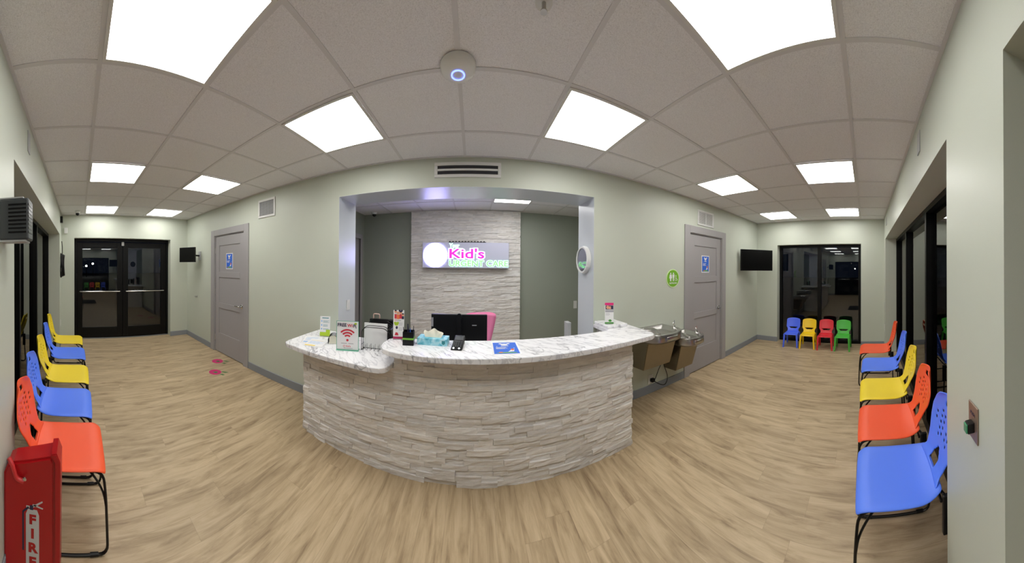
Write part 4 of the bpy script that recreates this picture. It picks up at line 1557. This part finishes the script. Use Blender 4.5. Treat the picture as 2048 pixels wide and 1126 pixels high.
# ------------------------------------------------------------------ televisions
def tv(label, loc, rz, w_, h_, wall_pt):
    t = thing('wall_television', label, 'television', loc, rz)
    b = bmesh.new(); bx(b, -w_ / 2, w_ / 2, -.025, .020, -h_ / 2, h_ / 2, .005)
    obj('tv_body', b, 'black_plastic', t)
    b = bmesh.new(); bx(b, -w_ / 2 + .014, w_ / 2 - .014, -.0262, -.025, -h_ / 2 + .018, h_ / 2 - .012)
    obj('screen', b, 'tv_screen', t)
    M = (Matrix.Translation(loc) @ Matrix.Rotation(rz, 4, 'Z')).inverted()
    p = M @ Vector(wall_pt)
    b = bmesh.new(); tube(b, [(0, .02, 0), (0, .06, 0), p], .016, 8)
    obj('mount_arm', b, 'black_metal', t)
    b = bmesh.new()
    rot_ = Matrix.Rotation(-rz, 4, 'Z')
    tmp = bmesh.new(); bx(tmp, -.05, .05, -.015, 0, -.09, .09, .003, 1)
    merge(b, tmp, Matrix.Translation(p) @ rot_)
    obj('mount_plate', b, 'pale_grey', t)
    return t


tv('large black wall television in the right corner above the baseboard', (4.50, 2.10, 1.737), -.66, .70, .415, (4.72, YB - .001, 1.72))
tv('small black wall television in the left corner beside the double doors', (-4.63, 2.14, 1.77), .50, .385, .30, (-4.53, YB - .001, 1.75))

# ------------------------------------------------------------------ drinking fountains
def fountain(name, label, x0, x1, zr, ztop_box, zbot):
    t = thing(name, label, 'drinking fountain', ((x0 + x1) / 2, YB, 0), 0, 'drinking fountains on the wall')
    hw_ = (x1 - x0) / 2
    dp = .45
    # outline of basin seen from above: straight at wall, rounded front
    def outline(s_, y0_=0.0):
        o_ = [(-hw_ * s_, -y0_)]
        n_ = 16
        for i in range(n_ + 1):
            a_ = PI + PI * i / n_
            o_.append((hw_ * s_ * math.copysign(abs(math.cos(a_)) ** .72, math.cos(a_)), -.24 * s_ - (dp - .24) * s_ * abs(math.sin(a_)) ** .85))
        o_.append((hw_ * s_, -y0_))
        return o_
    b = bmesh.new()
    rings_ = []
    for s_, z_, y0_ in ((.93, zr - .105, .001), (1.0, zr - .085, .001), (1.0, zr - .012, .001), (.985, zr, .001), (.93, zr, .02), (.88, zr - .012, .035), (.80, zr - .05, .05), (.30, zr - .06, .16)):
        rings_.append([b.verts.new((x, y, z_)) for x, y in outline(s_, y0_)])
    for A, B in zip(rings_, rings_[1:]):
        for i in range(len(A)):
            j = (i + 1) % len(A)
            b.faces.new((A[i], A[j], B[j], B[i]))
    b.faces.new(rings_[0][::-1]); b.faces.new(rings_[-1])
    obj('basin', b, 'steel', t, smooth=True)
    b = bmesh.new()
    zt, zb_ = zr - .10, zbot
    q = [(-.96 * hw_ * .9, -.001, zt), (.96 * hw_ * .9, -.001, zt), (.86 * hw_, -.30, zt), (-.86 * hw_, -.30, zt)]
    q2 = [(-.9 * hw_, -.001, zb_), (.9 * hw_, -.001, zb_), (.80 * hw_, -.20, zb_), (-.80 * hw_, -.20, zb_)]
    A = [b.verts.new(p) for p in q]; B = [b.verts.new(p) for p in q2]
    b.faces.new(A); b.faces.new(B[::-1])
    for i in range(4):
        b.faces.new((A[i], B[i], B[(i + 1) % 4], A[(i + 1) % 4]))
    bmesh.ops.bevel(b, geom=list(b.edges), offset=.006, segments=2, affect='EDGES')
    obj('lower_housing', b, 'steel_panel', t)
    b = bmesh.new()
    M_ = Matrix.Translation((hw_ * .78, -.27, zr - .014))
    lathe(b, [(0, 0), (.026, 0), (.026, .008), (.015, .02), (.012, .045), (0, .048)], 16, M=M_)
    tube(b, [(hw_ * .78, -.27, zr + .02), (hw_ * .78 + .004, -.265, zr + .052), (hw_ * .78 - .018, -.275, zr + .062)], .007, 8, .012)
    tube(b, [(hw_ * .78 + .012, -.26, zr + .02), (hw_ * .78 + .020, -.255, zr + .085)], .004, 6)
    obj('bubbler', b, 'chrome', t, smooth=True)
    b = bmesh.new()
    tube(b, [(-hw_ * .25, -.05, zr - .006), (-hw_ * .10, -.20, zr + .006), (-hw_ * .45, -.36, zr - .006)], .016, 8, .08)
    obj('splash_ridge', b, 'steel', t, smooth=True)
    b = bmesh.new(); bx(b, -.085, .085, -dp - .006, -dp + .03, zr - .075, zr - .03, .006)
    obj('push_bar', b, 'steel', t, smooth=True)
    return t


fount = fountain('drinking_fountain', 'higher stainless steel drinking fountain next to the reception counter', 1.72, 2.245, .835, .74, .40)
fountain('drinking_fountain', 'lower stainless steel drinking fountain next to the right grey door', 2.255, 2.665, .70, .60, .26)
t = plate('power_outlet', 'white wall outlet with black plug under the drinking fountains', 'outlet', (2.05, YB, .17), 0, .075, .115)
b = bmesh.new()
tube(b, crom([(2.17, YB - .12, .43), (2.13, YB - .07, .30), (2.08, YB - .06, .19), (2.055, YB - .05, .165)], 6), .0045, 8)
tube(b, crom([(2.055, YB - .05, .165), (2.15, YB - .07, .10), (2.24, YB - .07, .075), (2.29, YB - .06, .15), (2.25, YB - .05, .28), (2.16, YB - .10, .41)], 6), .0045, 8)
bx(b, 2.035, 2.085, YB - .055, YB - .008, .145, .185, .006)
bmesh.ops.transform(b, matrix=Matrix.Translation(-fount.location), verts=b.verts)
obj('power_cord', b, 'black_plastic', fount, smooth=True)

# ------------------------------------------------------------------ fire extinguisher cabinet
t = thing('fire_extinguisher_cabinet', 'red plastic fire extinguisher cabinet on the left pier', 'fire extinguisher cabinet', (-1.224, YF, 0))
b = bmesh.new()
# side outline in (y,z), extruded along x
prof = [(.001, .03), (.24, .03), (.25, .05), (.25, .60), (.235, .625), (.05, .575), (.02, .555), (.001, .51)]
tmp = bmesh.new()
prism(tmp, prof, -.056, .056, .010)
merge(b, tmp, Matrix(((0, 0, 1, 0), (1, 0, 0, 0), (0, 1, 0, 0), (0, 0, 0, 1))))
obj('cabinet_body', b, 'fire_red', t)
b = bmesh.new()
tmp = bmesh.new()
prism(tmp, [(.250, .02), (.275, .03), (.280, .60), (.262, .645), (.236, .640), (.236, .628), (.252, .60)], -.058, .060, .004)
merge(b, tmp, Matrix(((0, 0, 1, 0), (1, 0, 0, 0), (0, 1, 0, 0), (0, 0, 0, 1))))
obj('cabinet_door', b, 'fire_red', t)
b = bmesh.new()
tube(b, [(.063, .03, .60), (.071, .05, .575), (.075, .070, .515), (.070, .105, .505)], .011, 10, .02)
obj('latch_handle', b, 'fire_red_light', t, smooth=True)
b = bmesh.new(); lathe(b, [(0, 0), (.009, 0), (.009, .006), (0, .010)], 12, M=Matrix.Translation((.075, .112, .525)) @ Matrix.Rotation(PI / 2, 4, 'Y'))
obj('latch_rivet', b, 'chrome', t, smooth=True)
# printed extinguisher and FIRE on the near side (faces +x): local sheet x->y
def side_print(name, fn, m_):
    b = bmesh.new(); fn(b)
    bmesh.ops.transform(b, matrix=Matrix.Translation((.0562, .145, .22)) @ Matrix.Rotation(PI / 2, 4, 'Z'), verts=b.verts)
    obj(name, b, m_, t)
def pr_body(b):
    flat(b, [(-.032, -.17), (.032, -.17), (.032, .12), (.022, .145), (-.022, .145), (-.032, .12)], -.001)
    flat(b, [(-.008, .158), (.0, .152), (.05, .185), (.048, .192)], -.001); flat(b, [(.0, .165), (.05, .152), (.052, .158), (.002, .172)], -.001)
    rect(b, -.03, -.014, .150, .160, -.001)
side_print('extinguisher_print', pr_body, 'silver_print')
def pr_hose(b):
    rect(b, -.050, -.042, -.06, .13, -.001); flat(b, [(-.050, .13), (-.042, .126), (-.016, .150), (-.020, .158)], -.001)
    rect(b, -.012, .004, .143, .165, -.0018)
side_print('hose_print', pr_hose, 'ink_dark')
def pr_text(b):
    for k, ch in enumerate('FIRE'):
        text(b, ch, .062, 0, .095 - k * .068, -.0022, .0028, sx=1.15)
side_print('fire_lettering', pr_text, 'fire_red')

# ventilated grey box high on the left pier
t = thing('ventilated_wall_box', 'dark grey louvred electronics box mounted high on the left pier', 'wall box', (-1.165, YF, 1.745))
b = bmesh.new(); bx(b, -.055, .055, .001, .140, -.095, .095, .008, 2)
obj('casing', b, 'grey_plastic', t)
b = bmesh.new()
for i in range(8):
    z = .066 - i * .018
    bx(b, .053, .0562, .045, .130, z - .004, z + .004)
    bx(b, -.03, .0562, .1385, .1412, z - .004, z + .004)
obj('louvre_slots', b, 'black_plastic', t)
b = bmesh.new(); bx(b, -.052, .052, .001, .125, -.103, -.095); bx(b, -.052, .052, .001, .115, .095, .101)
obj('base_plate', b, 'pale_grey', t)

# coiled cable and small boxes on the front wall strip at the far left
t = thing('cable_coil', 'black coiled cable hanging from a small box at the far left corner', 'cable', (-4.88, YF + .02, 1.55))
b = bmesh.new()
for k in range(6):
    pts = [((.085 - .004 * k) * math.cos(2 * PI * i / 28), .012 * k - .005 + .008 * math.sin(4 * PI * i / 28 + k), (.235 - .008 * k) * math.sin(2 * PI * i / 28)) for i in range(28)]
    tube(b, pts, .009, 6, closed=True)
tube(b, [(0, .02, .22), (.005, .02, .35), (0, .01, .47)], .008, 6)
obj('cable_loops', b, 'black_plastic', t, smooth=True)
t = thing('junction_box', 'small black box high on the wall above the coiled cable', 'box', (-4.88, YF, 2.55 - .11))
b = bmesh.new(); bx(b, -.04, .04, .0005, .05, -.06, .06, .005)
obj('casing', b, 'black_plastic', t)
t = thing('sensor_box', 'small white sensor box on the left end wall near the corner', 'box', (XL, -.27, 2.26), -PI / 2)
b = bmesh.new(); bx(b, -.035, .035, .0005, .035, -.06, .06, .005)
obj('casing', b, 'white_plastic', t)

# ------------------------------------------------------------------ ceiling things
def dome(label, loc):
    t = thing('dome_camera', label, 'security camera', loc)
    b = bmesh.new(); lathe(b, [(0, -.045), (.040, -.040), (.052, -.02), (.055, -.0005), (0, -.0005)], 24)
    obj('housing', b, 'white_plastic', t, smooth=True)
    b = bmesh.new(); lathe(b, [(0, -.085), (.020, -.081), (.034, -.066), (.038, -.048), (.036, -.0405), (0, -.0405)], 20)
    obj('lens_dome', b, 'black_plastic', t, smooth=True)


dome('white dome security camera on the ceiling before the double doors', (-4.80, -.03, CEIL - .004))
dome('white dome security camera on the office ceiling left of the stone wall', (-1.83, 4.40, CEIL - .004))
t = thing('wireless_access_point', 'round white access point with a glowing blue ring on the ceiling', 'access point', (-.085, 1.305, CEIL - .005))
b = bmesh.new(); lathe(b, [(0, -.048), (.045, -.046), (.075, -.036), (.092, -.018), (.095, -.0005), (0, -.0005)], 40)
obj('housing', b, 'white_plastic', t, smooth=True)
b = bmesh.new(); lathe(b, [(.030, -.0482), (.030, -.0505), (.036, -.0500), (.036, -.0478)], 32)
obj('led_ring', b, 'led_blue_ring', t)
t = thing('sprinkler_head', 'small chrome sprinkler head on the ceiling above the desk front', 'sprinkler', (.27, .955, CEIL - .001))
b = bmesh.new(); lathe(b, [(0, -.004), (.035, -.004), (.035, -.0005), (0, -.0005)], 24)
obj('escutcheon', b, 'white_metal', t)
b = bmesh.new(); cyl(b, (0, 0, -.035), (0, 0, -.004), .009, 12); lathe(b, [(0, -.040), (.014, -.040), (.014, -.036), (0, -.036)], 16)
obj('sprinkler_body', b, 'steel', t)

# ------------------------------------------------------------------ floor things
for (x, y, a, lab) in ((-3.44, 2.13, .4, 'pink round floor sticker with green leaf, the one nearer the grey door'), (-3.10, 1.88, .4, 'pink round floor sticker with green leaf, the one farther from the grey door')):
    t = thing('floor_sticker', lab, 'floor sticker', (x, y, 0), a, 'floor stickers')
    b = bmesh.new(); lathe(b, [(0, .0003), (.09, .0003), (.09, .0010), (0, .0010)], 28)
    obj('pink_disc', b, 'decal_pink', t)
    b = bmesh.new()
    prism(b, [(.07, .05), (.13, .06), (.17, .10), (.12, .10), (.08, .08)], .0003, .0012); prism(b, [(.09, -.02), (.15, -.03), (.17, 0), (.12, .01)], .0003, .0012)
    prism(b, [(-.03, -.02), (.03, -.035), (.045, .01), (0, .03)], .0010, .0014)
    obj('green_leaf', b, 'decal_green', t)
b = bmesh.new(); bx(b, -.35, .75, .12, .72, .0005, .010, .004)
tag(obj('door_mat', b, 'mat_rubber'), 'dark rubber door mat in front of the entry, seen reflected in the glass', 'door mat')
